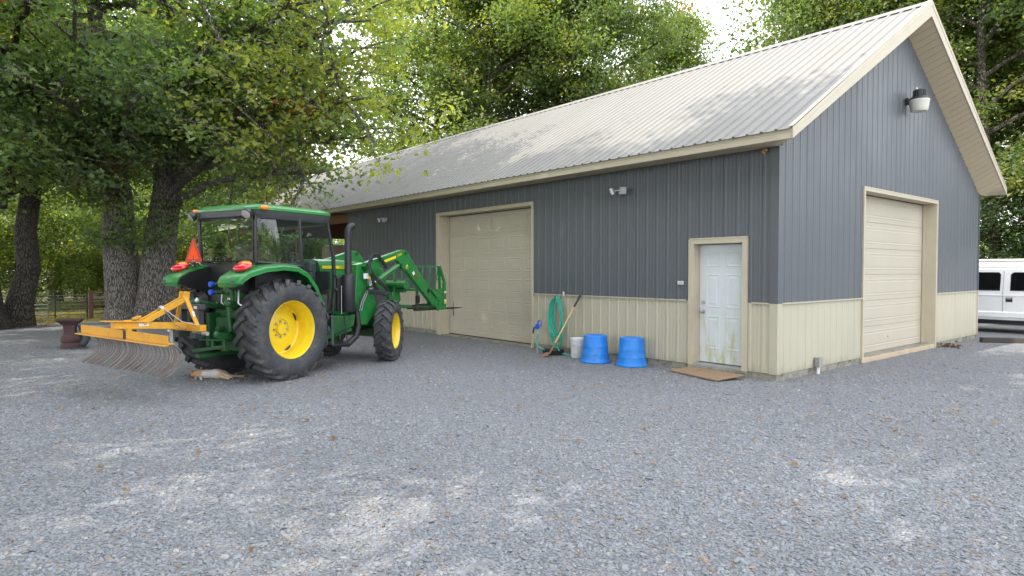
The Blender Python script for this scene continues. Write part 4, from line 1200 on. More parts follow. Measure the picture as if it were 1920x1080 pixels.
# cab -----------------------------------------------------------------------
ZB, ZT = 1.80, 2.55
RB, RT = P3(-0.40, 0.64, ZB + .04), P3(-0.42, 0.66, ZT)
BB, BT = P3(0.40, 0.76, ZB - .02), P3(0.37, 0.735, ZT + .03)
FA = [P3(1.17, 0.66, 1.00), P3(1.20, 0.68, 1.45), P3(1.17, 0.69, 1.95), P3(1.03, 0.68, ZT + .03)]
mir = lambda p: (p[0], -p[1], p[2])
for f_ in (lambda p: p, mir):
    MB().tube([f_(RB), f_(P3(-0.42, 0.655, 2.2)), f_(RT)], [0.030, 0.026, 0.028], 8).build('cab_pillar', M['black_gloss'], trac, smooth=True)
    MB().tube([f_(P3(0.80, 0.735, 1.03)), f_(P3(0.70, 0.76, 1.32)), f_(P3(0.52, 0.775, 1.66)), f_(BB), f_(BT)], [0.022, 0.024, 0.026, 0.028, 0.028], 8).build('door_pillar', M['black_gloss'], trac, smooth=True)
    MB().tube([f_(p) for p in FA], [0.034, 0.036, 0.034, 0.032], 8).build('cab_pillar', M['black_gloss'], trac, smooth=True)
    MB().tube([f_(P3(0.80, 0.735, 1.03)), f_(P3(1.0, 0.70, 0.98)), f_(FA[0])], 0.024, 8).build('door_sill', M['black_gloss'], trac)
    MB().tube([f_(RB), f_(P3(0.0, 0.72, ZB + .02)), f_(BB)], 0.02, 8).build('window_rail', M['black_gloss'], trac)
    # rear quarter window, slightly bowed
    rows = []
    for t in (0.0, 0.5, 1.0):
        lo = Vector(f_(RB)).lerp(Vector(f_(BB)), t); hi = Vector(f_(RT)).lerp(Vector(f_(BT)), t)
        bow = 0.025 * 4 * t * (1 - t) * (-1 if f_(RB)[1] < 0 else 1)
        rows.append([lo + Vector((0, bow, 0)), lo.lerp(hi, .5) + Vector((0, bow * 1.3, 0)), hi + Vector((0, bow, 0))])
    MB().grid(rows).build('side_window', M['cab_glass'], trac, smooth=True, fix=False)
    dp = [P3(0.80, 0.733, 1.03), P3(0.70, 0.758, 1.32), P3(0.52, 0.772, 1.66), BB, BT, FA[3], FA[2], FA[1], FA[0]]
    dr = MB().add([f_(p) for p in dp], [(0, 1, 8), (1, 7, 8), (1, 2, 7), (2, 3, 6, 7), (3, 4, 5, 6)]).build('door_glass', M['cab_glass'], trac, fix=False)
    MB().bar(f_(P3(0.47, 0.80, 1.74)), f_(P3(0.62, 0.80, 1.70)), 0.03, 0.03).build('door_handle', M['black_plastic'], dr)
    MB().ball(f_(P3(1.19, 0.735, 1.62)), 0.03, n=8, m=6).build('door_hinge', M['black_plastic'], trac, smooth=True)
    MB().ball(f_(P3(1.19, 0.735, 1.38)), 0.026, n=8, m=6).build('door_hinge', M['black_plastic'], trac, smooth=True)
q = [RB, RT, mir(RT), mir(RB)]
rw = MB().add([Vector(p) + Vector((-0.012, 0, 0)) for p in q], [(0, 1, 2, 3)]).build('rear_window', M['cab_glass'], trac, fix=False)
MB().tube([Vector(p).lerp(Vector((-0.41, 0, 2.18)), .05) + Vector((-0.02, 0, 0)) for p in q], 0.016, 6, closed=True).build('window_frame', M['black_gloss'], rw)
MB().bar(P3(-0.45, -0.05, 1.90), P3(-0.45, 0.05, 1.90), 0.03, 0.03).build('latch', M['black_plastic'], rw)
for l in (-0.55, 0.55):
    MB().ball(P3(-0.445, l, 2.35), 0.022, n=8, m=6).build('window_hinge', M['black_plastic'], rw)
MB().add([FA[0], FA[1], FA[2], FA[3], mir(FA[3]), mir(FA[2]), mir(FA[1]), mir(FA[0])], [(2, 3, 4, 5)]).build('windshield', M['cab_glass'], trac, fix=False)
MB().bar(P3(1.06, -0.66, ZT), P3(1.06, 0.66, ZT), 0.05, 0.06).build('front_header', M['black_gloss'], trac)

def slab(levels, lat, f0, f1, n=9):
    """stack of rounded outlines: (z, inset)"""
    rows = []
    for z, ins in levels:
        ring = []
        fc, hf, hl = (f0 + f1) / 2, (f1 - f0) / 2 - ins, lat - ins
        for k in range(4 * n):
            a = 2 * math.pi * k / (4 * n)
            ca, sa = math.cos(a), math.sin(a)
            e = 2 / 7.0
            ring.append((fc + hf * math.copysign(abs(ca) ** e, ca), hl * math.copysign(abs(sa) ** e, sa), z))
        rows.append(ring + [ring[0]])
    m = MB().grid(rows)
    m.add(rows[0][:-1], [tuple(range(4 * n))]).add(rows[-1][:-1], [tuple(range(4 * n))])
    return m
rf = slab([(2.625, 0.012), (2.64, 0.0), (2.675, 0.004), (2.715, 0.045), (2.735, 0.10), (2.752, 0.28)], 0.795, -0.50, 1.17).build('cab_roof', M['green_paint'], trac, smooth=True)
slab([(2.49, 0.13), (2.51, 0.055), (2.57, 0.022), (2.624, 0.014)], 0.795, -0.50, 1.17).build('roof_lining', M['dark_gray'], trac, smooth=True)
MB().bx(-0.51, -0.472, -0.52, 0.52, 2.535, 2.63).build('rear_fascia', M['dark_gray'], trac, bevel=0.012)
for s in (1, -1):
    bc = MB().ball((0, 0, 0), 0.085, 0.03, 0.038, 16, 8).build('beacon_light', M['orange_lens'], trac, smooth=True)
    bc.location = P3(-0.36, s * 0.80, 2.665)
    c = Vector(P3(-0.555, s * 0.64, 2.575))
    wl_ = MB().lathe([(0.0, 0.06), (0.05, 0.055), (0.075, 0.02), (0.08, -0.03), (0.072, -0.04)], c, (0.75, s * 0.25 * -1 * -1, 0.55), 18).build('work_light', M['black_plastic'], trac, smooth=True)
    MB().lathe([(0.0, -0.045), (0.05, -0.044), (0.073, -0.036)], c, (0.75, s * 0.25, 0.55), 18).build('lamp_glass', M['lamp_glass'], wl_, smooth=True)
MB().tube([P3(0.95, 0.78, 2.74), P3(0.6, 0.74, 3.05)], 0.004, 5).build('antenna', M['black_plastic'], trac)

# cab interior
MB().bx(-0.36, 1.10, -0.46, 0.46, 1.00, 1.12).bx(-0.40, -0.34, -0.62, 0.62, 1.12, 1.83).build('cab_floor', M['decal_black'], trac)
MB().bx(1.12, 1.16, -0.63, 0.63, 1.00, 1.70).build('firewall', M['decal_black'], trac, bevel=0.01)
for s in (1, -1):
    MB().bx(0.55, 1.10, s * 0.60 - 0.012, s * 0.60 + 0.012, 1.02, 1.30).build('kick_panel', M['dark_gray'], trac)
for s in (1, -1):
    MB().bx(-0.38, 0.55, s * 0.46 - 0.02, s * 0.46 + 0.02, 1.12, 1.80).build('side_console', M['dark_gray'], trac, bevel=0.02)
MB().bx(0.02, 0.55, -0.25, 0.25, 1.50, 1.62).build('seat_cushion', M['seat_cloth'], trac, bevel=0.04)
MB().bx(-0.10, 0.04, -0.24, 0.24, 1.58, 2.20).build('seat_back', M['seat_cloth'], trac, bevel=0.05)
MB().bx(0.98, 1.16, -0.32, 0.32, 1.15, 1.88).build('dashboard', M['dark_gray'], trac, bevel=0.05)
sw = [Vector((0.82 + 0.10 * math.cos(a), 0.19 * math.sin(a), 1.90 + 0.16 * math.cos(a))) for a in np.linspace(0, 2 * math.pi, 22, endpoint=False)]
w = MB().tube(sw, 0.014, 6, closed=True)
w.tube([(0.82, 0, 1.90), (1.02, 0, 1.75)], 0.03, 8)
for a in (0.5, 2.6, 4.7): w.tube([(0.82, 0, 1.90), Vector((0.82 + 0.10 * math.cos(a), 0.19 * math.sin(a), 1.90 + 0.16 * math.cos(a)))], 0.012, 5)
w.build('steering_wheel', M['black_plastic'], trac, smooth=True)
MB().tube([P3(0.5, 0.38, 1.62), P3(0.55, 0.38, 1.92)], [0.012, 0.022], 8).build('control_lever', M['black_plastic'], trac)

# body: hood, side panels, frame -------------------------------------------
hood_prof = [(-0.34, 1.30), (-0.345, 1.62), (-0.335, 1.78), (-0.29, 1.875), (-0.15, 1.915), (0.15, 1.915), (0.29, 1.875), (0.335, 1.78), (0.345, 1.62), (0.34, 1.30)]
rows = []
for f, dz, k in ((1.20, 0.0, 1.0), (1.7, 0.005, 1.0), (2.3, -0.02, .99), (2.75, -0.06, .96), (2.98, -0.12, .9), (3.06, -0.22, .82)):
    rows.append([P3(f, l * k, z + dz * (z - 1.2) / 0.7) for l, z in hood_prof])
m = MB().grid(rows)
m.add(rows[0], [tuple(range(10))]).add(rows[-1], [tuple(range(10))])
hood = m.build('hood', M['green_paint'], trac, smooth=True)
for s in (1, -1):
    # side shield and dark grille panel
    MB().prism([P3(1.22, s * 0.345, 1.36), P3(1.95, s * 0.345, 1.36), P3(2.25, s * 0.345, 0.98), P3(2.05, s * 0.345, 0.90), P3(1.45, s * 0.345, 0.92), P3(1.22, s * 0.345, 1.08)], (0, -s * 0.03, 0)).build('side_panel', M['green_paint'], trac, bevel=0.01)
    gp = MB().prism([P3(2.10, s * 0.362, 1.40), P3(2.98, s * 0.345, 1.34), P3(2.98, s * 0.345, 0.98), P3(2.22, s * 0.362, 1.00)], (0, s * 0.03, 0)).build('grille_panel', M['dark_gray'], trac, bevel=0.008)
    MB().bx(1.24, 1.96, -s * 0.352 - 0.004, -s * 0.352 + 0.004, 1.745, 1.80).build('yellow_stripe', M['decal_yellow'], hood)
    MB().prism([P3(2.12, s * 0.349, 1.66), P3(2.55, s * 0.345, 1.52), P3(2.60, s * 0.345, 1.56), P3(2.14, s * 0.349, 1.71)], (0, -s * 0.006, 0)).build('yellow_stripe', M['decal_yellow'], hood)
MB().bx(2.98, 3.05, -0.28, 0.28, 0.95, 1.66).build('front_grille', M['black_plastic'], trac, bevel=0.02)

def text(body, size, mat, parent, mtx, name):
    cu = bpy.data.curves.new(name, 'FONT')
    cu.body = body; cu.size = size; cu.extrude = 0.0012; cu.align_x = 'CENTER'; cu.align_y = 'CENTER'
    tmp = bpy.data.objects.new(name, cu)
    COL.objects.link(tmp)
    bpy.context.view_layer.update()
    me = bpy.data.meshes.new_from_object(tmp.evaluated_get(bpy.context.evaluated_depsgraph_get()))
    bpy.data.objects.remove(tmp)
    me.materials.clear()
    me.materials.append(mat)
    o = linkmesh(name, me, parent)
    o.matrix_local = mtx
    return o
def right_side(f, lat, z, tilt=0.0):
    """lettering plane on the right flank, read from outside: its x axis runs forward"""
    return Matrix.Translation(P3(f, lat, z)) @ Matrix.Rotation(-tilt, 4, 'Y') @ Matrix.Rotation(math.pi / 2, 4, 'X')
text('5100M', 0.060, M['decal_black'], hood, right_side(1.74, 0.3575, 1.772), 'model_number')

# engine, gearbox and axle castings (drab green)
m = MB().bx(-0.34, 1.25, -0.24, 0.24, 0.60, 1.10)
m.bx(1.2, 2.9, -0.19, 0.19, 0.55, 1.00)
m.build('gearbox', M['green_frame'], trac, bevel=0.03)
MB().cyl(P3(0.05, -0.62, 0.785), P3(0.05, 0.62, 0.785), 0.13, n=18).build('rear_axle', M['green_frame'], trac, smooth=True)
m = MB().bar(P3(2.54, -0.60, 0.52), P3(2.54, 0.60, 0.52), 0.17, 0.16)
for s in (1, -1): m.cyl(P3(2.54, s * 0.52, 0.45), P3(2.54, s * 0.58, 0.78), 0.09, n=12)
m.build('front_axle', M['green_frame'], trac, smooth=True)
m = MB().bx(1.25, 3.0, -0.30, -0.20, 0.62, 0.86).bx(1.25, 3.0, 0.20, 0.30, 0.62, 0.86).bx(2.9, 3.2, -0.32, 0.32, 0.55, 0.95)
m.build('side_frame', M['green_frame'], trac, bevel=0.015)
m = MB().bx(1.05, 1.6, -0.42, 0.42, 0.42, 0.60).bx(0.4, 1.1, 0.2, 0.44, 0.55, 0.95)
m.build('fuel_tank', M['black_plastic'], trac, bevel=0.04)
m = MB().prism([P3(1.10, 0.74, 0.92), P3(1.66, 0.74, 0.92), P3(1.62, 0.74, 0.72), P3(1.10, 0.74, 0.60)], (0, 0.30, 0))
m.build('muffler_bracket', M['green_frame'], trac, bevel=0.012)
MB().prism([P3(0.95, 0.70, 0.70), P3(1.60, 0.70, 0.70), P3(1.62, 0.70, 0.63), P3(0.95, 0.70, 0.52)], (0, 0.25, 0)).build('step_bracket', M['green_frame'], trac, bevel=0.01)
st = MB().bar(P3(0.95, 0.76, 0.44), P3(1.35, 0.76, 0.44), 0.22, 0.025)
st.bar(P3(0.97, 0.86, 0.44), P3(1.02, 0.80, 0.95), 0.035, 0.012).bar(P3(1.33, 0.86, 0.44), P3(1.30, 0.80, 0.95), 0.035, 0.012)
st.build('cab_step', M['black_plastic'], trac)
pts = [P3(1.78, 0.66, 0.98), P3(1.80, 0.68, 0.72), P3(1.74, 0.68, 0.52), P3(1.55, 0.66, 0.40), P3(1.30, 0.62, 0.42), P3(1.05, 0.60, 0.47), P3(0.8, 0.55, 0.52)]
MB().tube(pts, [0.05, 0.052, 0.055, 0.06, 0.045, 0.04, 0.035], 10).build('hose_sleeve', M['rubber_hose'], trac, smooth=True)
MB().lathe([(0.0, 0), (0.05, 0), (0.11, 0.01), (0.115, 0.03), (0.10, 0.06)], P3(1.35, 0.50, 0.52), (0, -1, 0), 16).build('filter_cap', M['green_frame'], trac, smooth=True)

# exhaust
MB().lathe([(0.0, 0.0), (0.105, 0.0), (0.12, 0.02), (0.12, 0.60), (0.105, 0.655), (0.07, 0.67), (0.0, 0.675)], P3(1.50, 0.72, 0.98), (0, 0, 1), 24).build('muffler', M['muffler'], trac, smooth=True)
pp = [P3(1.50, 0.72, 1.64)] + [P3(1.50, 0.72, z) for z in (1.9, 2.2, 2.36)] + [P3(1.505, 0.722, 2.42), P3(1.525, 0.728, 2.47), P3(1.56, 0.735, 2.50), P3(1.61, 0.745, 2.51)]
pipe = MB().tube(pp, [0.062, 0.062, 0.060, 0.060, 0.060, 0.058, 0.056, 0.054], 16).build('exhaust_pipe', M['muffler'], trac, smooth=True)
for z in (2.33, 2.36, 2.28): MB().lathe([(0.061, -0.008), (0.066, -0.004), (0.066, 0.004), (0.061, 0.008)], P3(1.50, 0.72, z), (0, 0, 1), 20).build('pipe_clamp', M['muffler'], pipe, smooth=True)
MB().prism([P3(1.30, 0.66, 1.00), P3(1.42, 0.66, 1.00), P3(1.42, 0.66, 1.62), P3(1.30, 0.66, 1.58)], (0, 0.05, 0)).build('heat_shield', M['black_plastic'], trac, bevel=0.01)
MB().cyl(P3(1.33, 0.72, 0.95), P3(1.33, 0.72, 1.45), 0.006, n=6).build('rod', M['steel'], trac)

# loader ---------------------------------------------------------------------
ARM = [(1.98, 1.74), (2.00, 1.86), (3.02, 2.12), (3.15, 2.12), (3.25, 2.03), (3.36, 1.86), (4.33, 1.10), (4.33, 0.98), (4.22, 0.90), (4.12, 0.95), (3.22, 1.69), (3.08, 1.74), (2.98, 1.86), (2.90, 1.915), (2.04, 1.71)]
for s in (1, -1):
    a = 0.64 * s
    # mast: tapered plate tower bolted to the frame
    MB().prism([P3(1.84, a - s * .02, 1.82), P3(2.06, a - s * .02, 1.86), P3(2.16, a - s * .02, 1.46), P3(2.42, a - s * .02, 0.98), P3(2.10, a - s * .02, 0.70), P3(1.86, a - s * .02, 0.72), P3(1.78, a - s * .02, 1.2)], (0, s * 0.14, 0)).build('loader_mast', M['green_paint'], trac, bevel=0.01)
    MB().bar(P3(1.95, a - 0.1 * s, 0.80), P3(1.95, 0.2 * s, 0.80), 0.16, 0.12).build('mast_bracket', M['green_frame'], trac, bevel=0.01)
    arm = MB().prism([P3(f, a - 0.045 * s, z) for f, z in ARM], (0, -s * 0.095, 0)).build('loader_arm', M['green_paint'], trac, bevel=0.012)
    out = a + 0.052 * s
    # fold line plates on the flank
    MB().prism([P3(2.94, out, 1.90), P3(3.27, out, 1.97), P3(3.32, out, 1.83), P3(3.20, out, 1.73), P3(3.04, out, 1.79)], (0, -s * 0.006, 0)).build('knee_plate', M['green_paint'], arm)
    MB().bar(P3(2.42, out + .002 * s, 1.86), P3(2.86, out + .002 * s, 1.98), 0.004, 0.045, up=(0, 0, 1)).build('yellow_stripe', M['decal_yellow'], arm)
    MB().cyl(P3(3.925, out - 0.01 * s, 1.283), P3(3.925, out + 0.006 * s, 1.283), 0.042, n=16).build('arm_hole', M['decal_black'], arm)
    for f, z in ((1.98, 1.78), (3.17, 2.07), (4.22, 0.99), (2.10, 1.40), (3.02, 1.83)):
        MB().cyl(P3(f, a - 0.07 * s, z), P3(f, a + 0.075 * s, z), 0.032, n=12).build('pivot_pin', M['green_frame'], arm, smooth=True)
    lc = MB().cyl(P3(2.40, a + .01 * s, 1.54), P3(2.98, a + .01 * s, 1.81), 0.046, n=14).build('lift_cylinder', M['green_paint'], trac, smooth=True)
    MB().cyl(P3(2.10, a + .01 * s, 1.40), P3(2.42, a + .01 * s, 1.55), 0.024, n=10).build('cylinder_rod', M['steel'], lc, smooth=True)
    tc = MB().cyl(P3(3.22, a, 2.06), P3(3.74, a, 1.53), 0.045, n=14).build('tilt_cylinder', M['green_paint'], trac, smooth=True)
    MB().cyl(P3(3.73, a, 1.54), P3(3.98, a, 1.28), 0.022, n=10).build('cylinder_rod', M['steel'], tc, smooth=True)
    MB().tube([P3(3.26, a + 0.03 * s, 2.00), P3(3.40, a + 0.04 * s, 1.74), P3(3.55, a + 0.03 * s, 1.60)], 0.010, 6).build('steel_line', M['rubber_hose'], trac)
    # linkage: bell crank and link at the carrier
    lk = MB().prism([P3(3.92, a - 0.06 * s, 1.26), P3(4.02, a - 0.06 * s, 1.33), P3(4.12, a - 0.06 * s, 1.18), P3(4.14, a - 0.06 * s, 0.98), P3(4.05, a - 0.06 * s, 0.98), P3(4.02, a - 0.06 * s, 1.14)], (0, s * 0.02, 0))
    lk.prism([P3(3.96, a + 0.07 * s, 1.32), P3(4.06, a + 0.07 * s, 1.32), P3(4.34, a + 0.07 * s, 1.14), P3(4.34, a + 0.07 * s, 1.04), P3(4.26, a + 0.07 * s, 1.06)], (0, -s * 0.02, 0))
    lk.build('linkage', M['green_paint'], trac, bevel=0.006)
    # carrier side plate and stickers on the flank
    cp = MB().prism([P3(4.14, a + .05 * s, 0.98), P3(4.24, a + .05 * s, 1.30), P3(4.42, a + .05 * s, 1.34), P3(4.46, a + .05 * s, 0.90), P3(4.24, a + .05 * s, 0.84)], (0, -s * 0.025, 0)).build('carrier_plate', M['green_paint'], trac, bevel=0.006)
    mt = MB().prism([P3(3.42 + dx, out + .001 * s, 1.63 + dz) for dx, dz in ((-.05, .03), (0.0, .075), (.045, .02), (-.005, -.025))], (0, -s * 0.003, 0)).build('sticker', M['decal_white'], arm)
    MB().prism([P3(3.50 + dx, out + .001 * s, 1.575 + dz) for dx, dz in ((-.05, .03), (0.0, .07), (.045, .02), (-.005, -.02))], (0, -s * 0.003, 0)).build('sticker', M['smv_red'], arm)
# emblem: black shield with a yellow leaping animal, on the right arm
out = 0.64 + 0.053
bd = MB().prism([P3(3.20 + x, out, 1.80 + z) for x, z in ((-.05, -.055), (.05, -.055), (.058, .05), (.03, .062), (-.03, .062), (-.058, .05))], (0, -0.003, 0)).build('emblem_plate', M['decal_black'], trac)
MB().prism([P3(3.20 + x, out + .004, 1.80 + z) for x, z in ((-.045, -.035), (-.025, -.010), (-.028, .012), (-.005, .020), (.008, .045), (.014, .020), (.030, .016), (.020, .004), (.038, -.030), (.020, -.016), (.004, -.004), (-.012, -.008), (-.02, -.024))], (0, -0.003, 0)).build('leaping_deer', M['decal_yellow'], bd)
MB().prism([P3(3.20 + x, out + .004, 1.80 + z) for x, z in ((-.046, -.050), (.046, -.050), (.046, -.043), (-.046, -.043))], (0, -0.003, 0)).build('emblem_border', M['decal_yellow'], bd)
text('520M', 0.068, M['decal_yellow'], trac, right_side(2.97, out + 0.004, 2.02, R_(15)), 'loader_number')
# torque tube between the arms, with its brackets
tq = MB().cyl(P3(3.30, -0.60, 1.42), P3(3.30, 0.60, 1.42), 0.085, n=20).build('cross_tube', M['green_paint'], trac, smooth=True)
for l in (-0.35, 0.05, 0.35): MB().prism([P3(3.24, l, 1.52), P3(3.34, l, 1.52), P3(3.44, l, 1.1), P3(3.30, l, 0.98), P3(3.20, l, 1.1)], (0, 0.03, 0)).build('tube_bracket', M['green_paint'], tq, bevel=0.005)
MB().bx(3.24, 3.32, -0.58, 0.58, 1.27, 1.34).build('cross_plate', M['green_frame'], trac)
MB().bx(3.00, 3.10, -0.10, 0.10, 1.15, 1.30).build('front_lamp_bracket', M['black_plastic'], trac)

# hay-spear carriage on the loader
car = MB()
for l in (-0.62, 0.0, 0.62): car.bar(P3(4.47, l, 0.86), P3(4.40, l, 1.80), 0.05, 0.04, up=(1, 0, 0))
car.bar(P3(4.46, -0.66, 0.90), P3(4.46, 0.70, 0.90), 0.08, 0.08)
car.bar(P3(4.44, -0.66, 1.28), P3(4.44, 0.70, 1.28), 0.06, 0.05)
for i in range(7): car.bar(P3(4.455 - 0.03 * i, -0.6 + 0.2 * i, 1.28), P3(4.40, -0.6 + 0.2 * i, 1.80), 0.018, 0.018, up=(1, 0, 0))
car.bar(P3(4.40, -0.64, 1.80), P3(4.40, 0.66, 1.80), 0.03, 0.03)
car.bar(P3(4.43, -0.64, 1.52), P3(4.43, 0.66, 1.52), 0.018, 0.018)
car.build('spear_carriage', M['green_paint'], trac)
sd_ = MB().bx(4.44, 4.52, -0.735, -0.675, 0.86, 1.46)
sd_.bar(P3(4.50, 0.705, 1.44), P3(4.30, 0.705, 1.82), 0.05, 0.05, up=(1, 0, 0))
sd_.build('carriage_post', M['green_paint'], trac, bevel=0.004)
for z, mt in ((1.24, 'decal_white'), (1.19, 'smv_red'), (1.06, 'decal_white'), (1.015, 'decal_yellow')):
    MB().bx(4.445, 4.515, -0.739, -0.735, z - 0.02, z + 0.025).build('warning_sticker', M[mt], trac)
for l, z in ((0.64, 0.88), (0.15, 0.88), (-0.5, 0.88)):
    MB().tube([P3(3.50 if l > .5 else 3.9, l, z + 0.02), P3(4.5, l, z), P3(4.95, l, z - 0.01), P3(5.30, l, z - 0.02)], [0.022, 0.024, 0.018, 0.004], 8).build('hay_spear', M['spear_steel'], trac, smooth=True)
m = MB().tube([P3(3.45, 0.64, 0.99), P3(3.8, 0.62, 1.0), P3(4.35, 0.60, 0.97)], 0.022, 8).tube([P3(3.50, 0.70, 0.90), P3(3.52, 0.70, 1.12)], 0.03, 8)
m.build('lower_bar', M['spear_steel'], trac, smooth=True)
MB().bx(3.46, 3.56, -0.745, -0.70, 1.05, 1.20).build('reflector', M['decal_black'], trac, bevel=0.004)
MB().tube([P3(4.93, 0.64, 1.03), P3(4.93, 0.64, 0.70)], [0.006, 0.012], 6).build('cross_spike', M['spear_steel'], trac)

# hydraulic hoses by the mast
rnd = random.Random(4)
for k in range(4):
    o_ = 0.018 * k
    MB().tube([P3(2.30 - o_, 0.72, 1.36), P3(2.16 - o_, 0.74, 1.50), P3(2.06 - o_, 0.75 + o_, 1.66), P3(2.03 - o_, 0.76, 1.84), P3(2.12, 0.76, 1.97 + o_), P3(2.28, 0.75, 1.96 + o_), P3(2.42, 0.73, 1.86 + o_), P3(2.55, 0.71, 1.76 + o_)], 0.017, 7).build('hydraulic_hose', M['rubber_hose'], trac, smooth=True)
for k in range(3):
    o_ = 0.02 * k
    MB().tube([P3(2.04, 0.76, 1.74 - o_), P3(2.20, 0.77, 1.56 - o_), P3(2.45, 0.77, 1.42 - o_), P3(2.56, 0.76, 1.34 - o_), P3(2.46, 0.76, 1.28 - o_), P3(2.2, 0.76, 1.34 - o_), P3(1.98, 0.75, 1.36 - o_)], 0.017, 7).build('hydraulic_hose', M['rubber_hose'], trac, smooth=True)
for k in range(4):
    o_ = 0.024 * k
    MB().tube([P3(2.02 + o_, 0.75, 1.38), P3(1.90 + o_, 0.74, 1.30), P3(1.80 + o_, 0.73, 1.14), P3(1.77 + o_, 0.71, 0.98)], 0.014, 7).build('sleeved_hose', M['galv'] if k % 2 else M['rubber_hose'], trac, smooth=True)
MB().bx(1.90, 2.02, -0.735, -0.71, 1.56, 1.66).build('valve_cover', M['decal_white'], trac, bevel=0.006)
MB().bx(2.02, 2.08, -0.76, -0.70, 1.46, 1.55).build('valve_block', M['galv'], trac, bevel=0.006)

# rear end: valves, lift arms, top link, lower links, quick hitch, drawbar ----
m = MB()
for z in (1.38, 1.50): m.cyl(P3(-0.78, 0.12, z), P3(-0.48, 0.16, z), 0.030, n=10)
m.bx(-0.60, -0.42, -0.44, -0.14, 1.26, 1.56)
for l in (0.20, 0.26, 0.33): m.cyl(P3(-0.52, l, 1.5), P3(-0.52, l, 1.66), 0.025, n=8)
m.ball(P3(-0.62, 0.30, 1.40), 0.055, n=10, m=6).cyl(P3(-0.64, 0.36, 1.52), P3(-0.60, 0.36, 1.20), 0.03, n=8)
m.build('rear_valves', M['green_frame'], trac, smooth=True)
for z in (1.385, 1.505): MB().lathe([(0.0, 0), (0.042, 0), (0.045, 0.02), (0.042, 0.055), (0.0, 0.055)], P3(-0.76, 0.12, z), (-1, 0, 0), 12).build('dust_cap', M['blue_cap'], trac, smooth=True)
for l in (0.26, 0.30): MB().cyl(P3(-0.60, l, 1.10), P3(-0.60, l, 1.30), 0.016, n=8).build('coupler', M['steel'], trac)
MB().tube([P3(-0.62, 0.14, 1.36), P3(-0.66, 0.18, 1.22), P3(-0.62, 0.28, 1.14)], 0.010, 6).build('steel_line', M['steel'], trac)
MB().tube([P3(-0.60, 0.50, 1.42), P3(-0.66, 0.56, 1.22), P3(-0.55, 0.66, 1.10), P3(-0.48, 0.75, 1.05)], 0.013, 6).build('steel_line', M['steel'], trac, smooth=True)
MB().tube([P3(-0.60, 0.55, 1.20), P3(-0.56, 0.66, 1.08), P3(-0.46, 0.80, 1.03)], 0.010, 6).build('steel_line', M['steel'], trac, smooth=True)
m = MB()
for s in (1, -1):
    m.bar(P3(-0.25, s * 0.26, 1.14), P3(-0.72, s * 0.40, 1.20), 0.07, 0.10)
    m.cyl(P3(-0.72, s * 0.40, 1.22), P3(-0.68, s * 0.40, 0.80), 0.032, n=10)
    m.ball(P3(-0.72, s * 0.40, 1.22), 0.06, n=10, m=6)
m.cyl(P3(-0.25, -0.34, 1.14), P3(-0.25, 0.34, 1.14), 0.07, n=14)
m.build('lift_arm', M['green_frame'], trac, smooth=True)
m = MB()
for s in (1, -1):
    m.bar(P3(-0.15, s * 0.28, 0.62), P3(-0.90, s * 0.40, 0.76), 0.035, 0.09)
    m.ball(P3(-0.92, s * 0.40, 0.77), 0.055, 0.03, 0.055, n=10, m=6)
m.build('lower_link', M['green_frame'], trac)
m = MB().cyl(P3(-0.30, 0.02, 1.08), P3(-0.62, 0.0, 1.20), 0.035, n=10).cyl(P3(-0.55, 0.0, 1.18), P3(-0.90, -0.02, 1.24), 0.022, n=10)
m.build('top_link', M['green_frame'], trac, smooth=True)
MB().ball(P3(-0.92, -0.02, 1.26), 0.05, 0.02, 0.05, n=12, m=6).build('link_eye', M['steel'], trac, smooth=True)
m = MB().bx(-0.42, -0.28, -0.30, 0.30, 0.45, 1.10).bx(-0.52, -0.42, -0.16, 0.16, 0.62, 0.98)
m.cyl(P3(-0.62, 0, 0.80), P3(-0.42, 0, 0.80), 0.05, n=14)
m.bx(-0.66, -0.34, -0.36, -0.30, 0.86, 0.92).bx(-0.60, -0.34, 0.22, 0.30, 0.52, 1.05)
m.build('gearbox_rear', M['green_frame'], trac, bevel=0.02)
m = MB().bx(-0.95, -0.1, -0.05, 0.05, 0.40, 0.45)
m.bar(P3(-0.78, -0.34, 0.47), P3(-0.70, 0.28, 0.56), 0.05, 0.05).bx(-0.72, -0.66, -0.32, -0.26, 0.50, 0.68).bx(-0.72, -0.66, -0.05, 0.0, 0.52, 0.66).bar(P3(-0.70, -0.3, 0.64), P3(-0.70, 0.3, 0.66), 0.03, 0.03)
m.build('drawbar', M['green_frame'], trac, bevel=0.004)
m = MB().bx(-0.98, -0.88, -0.12, 0.44, 1.13, 1.21)
for l in (-0.40, 0.0):
    m.bx(-0.97, -0.87, -l - 0.06, -l + 0.06, 0.70, 1.20)
m.bx(-1.02, -0.90, -0.07, 0.07, 0.70, 0.80).bx(-1.02, -0.90, 0.33, 0.47, 0.70, 0.80)
m.build('quick_hitch', M['dark_gray'], trac, bevel=0.008)
MB().bx(-0.982, -0.979, -0.05, 0.03, 1.14, 1.18).build('sticker', M['decal_white'], trac)
MB().cyl(P3(-0.99, -0.02, 0.80), P3(-0.99, 0.10, 0.80), 0.035, n=12).build('hitch_pin', M['steel'], trac, smooth=True)

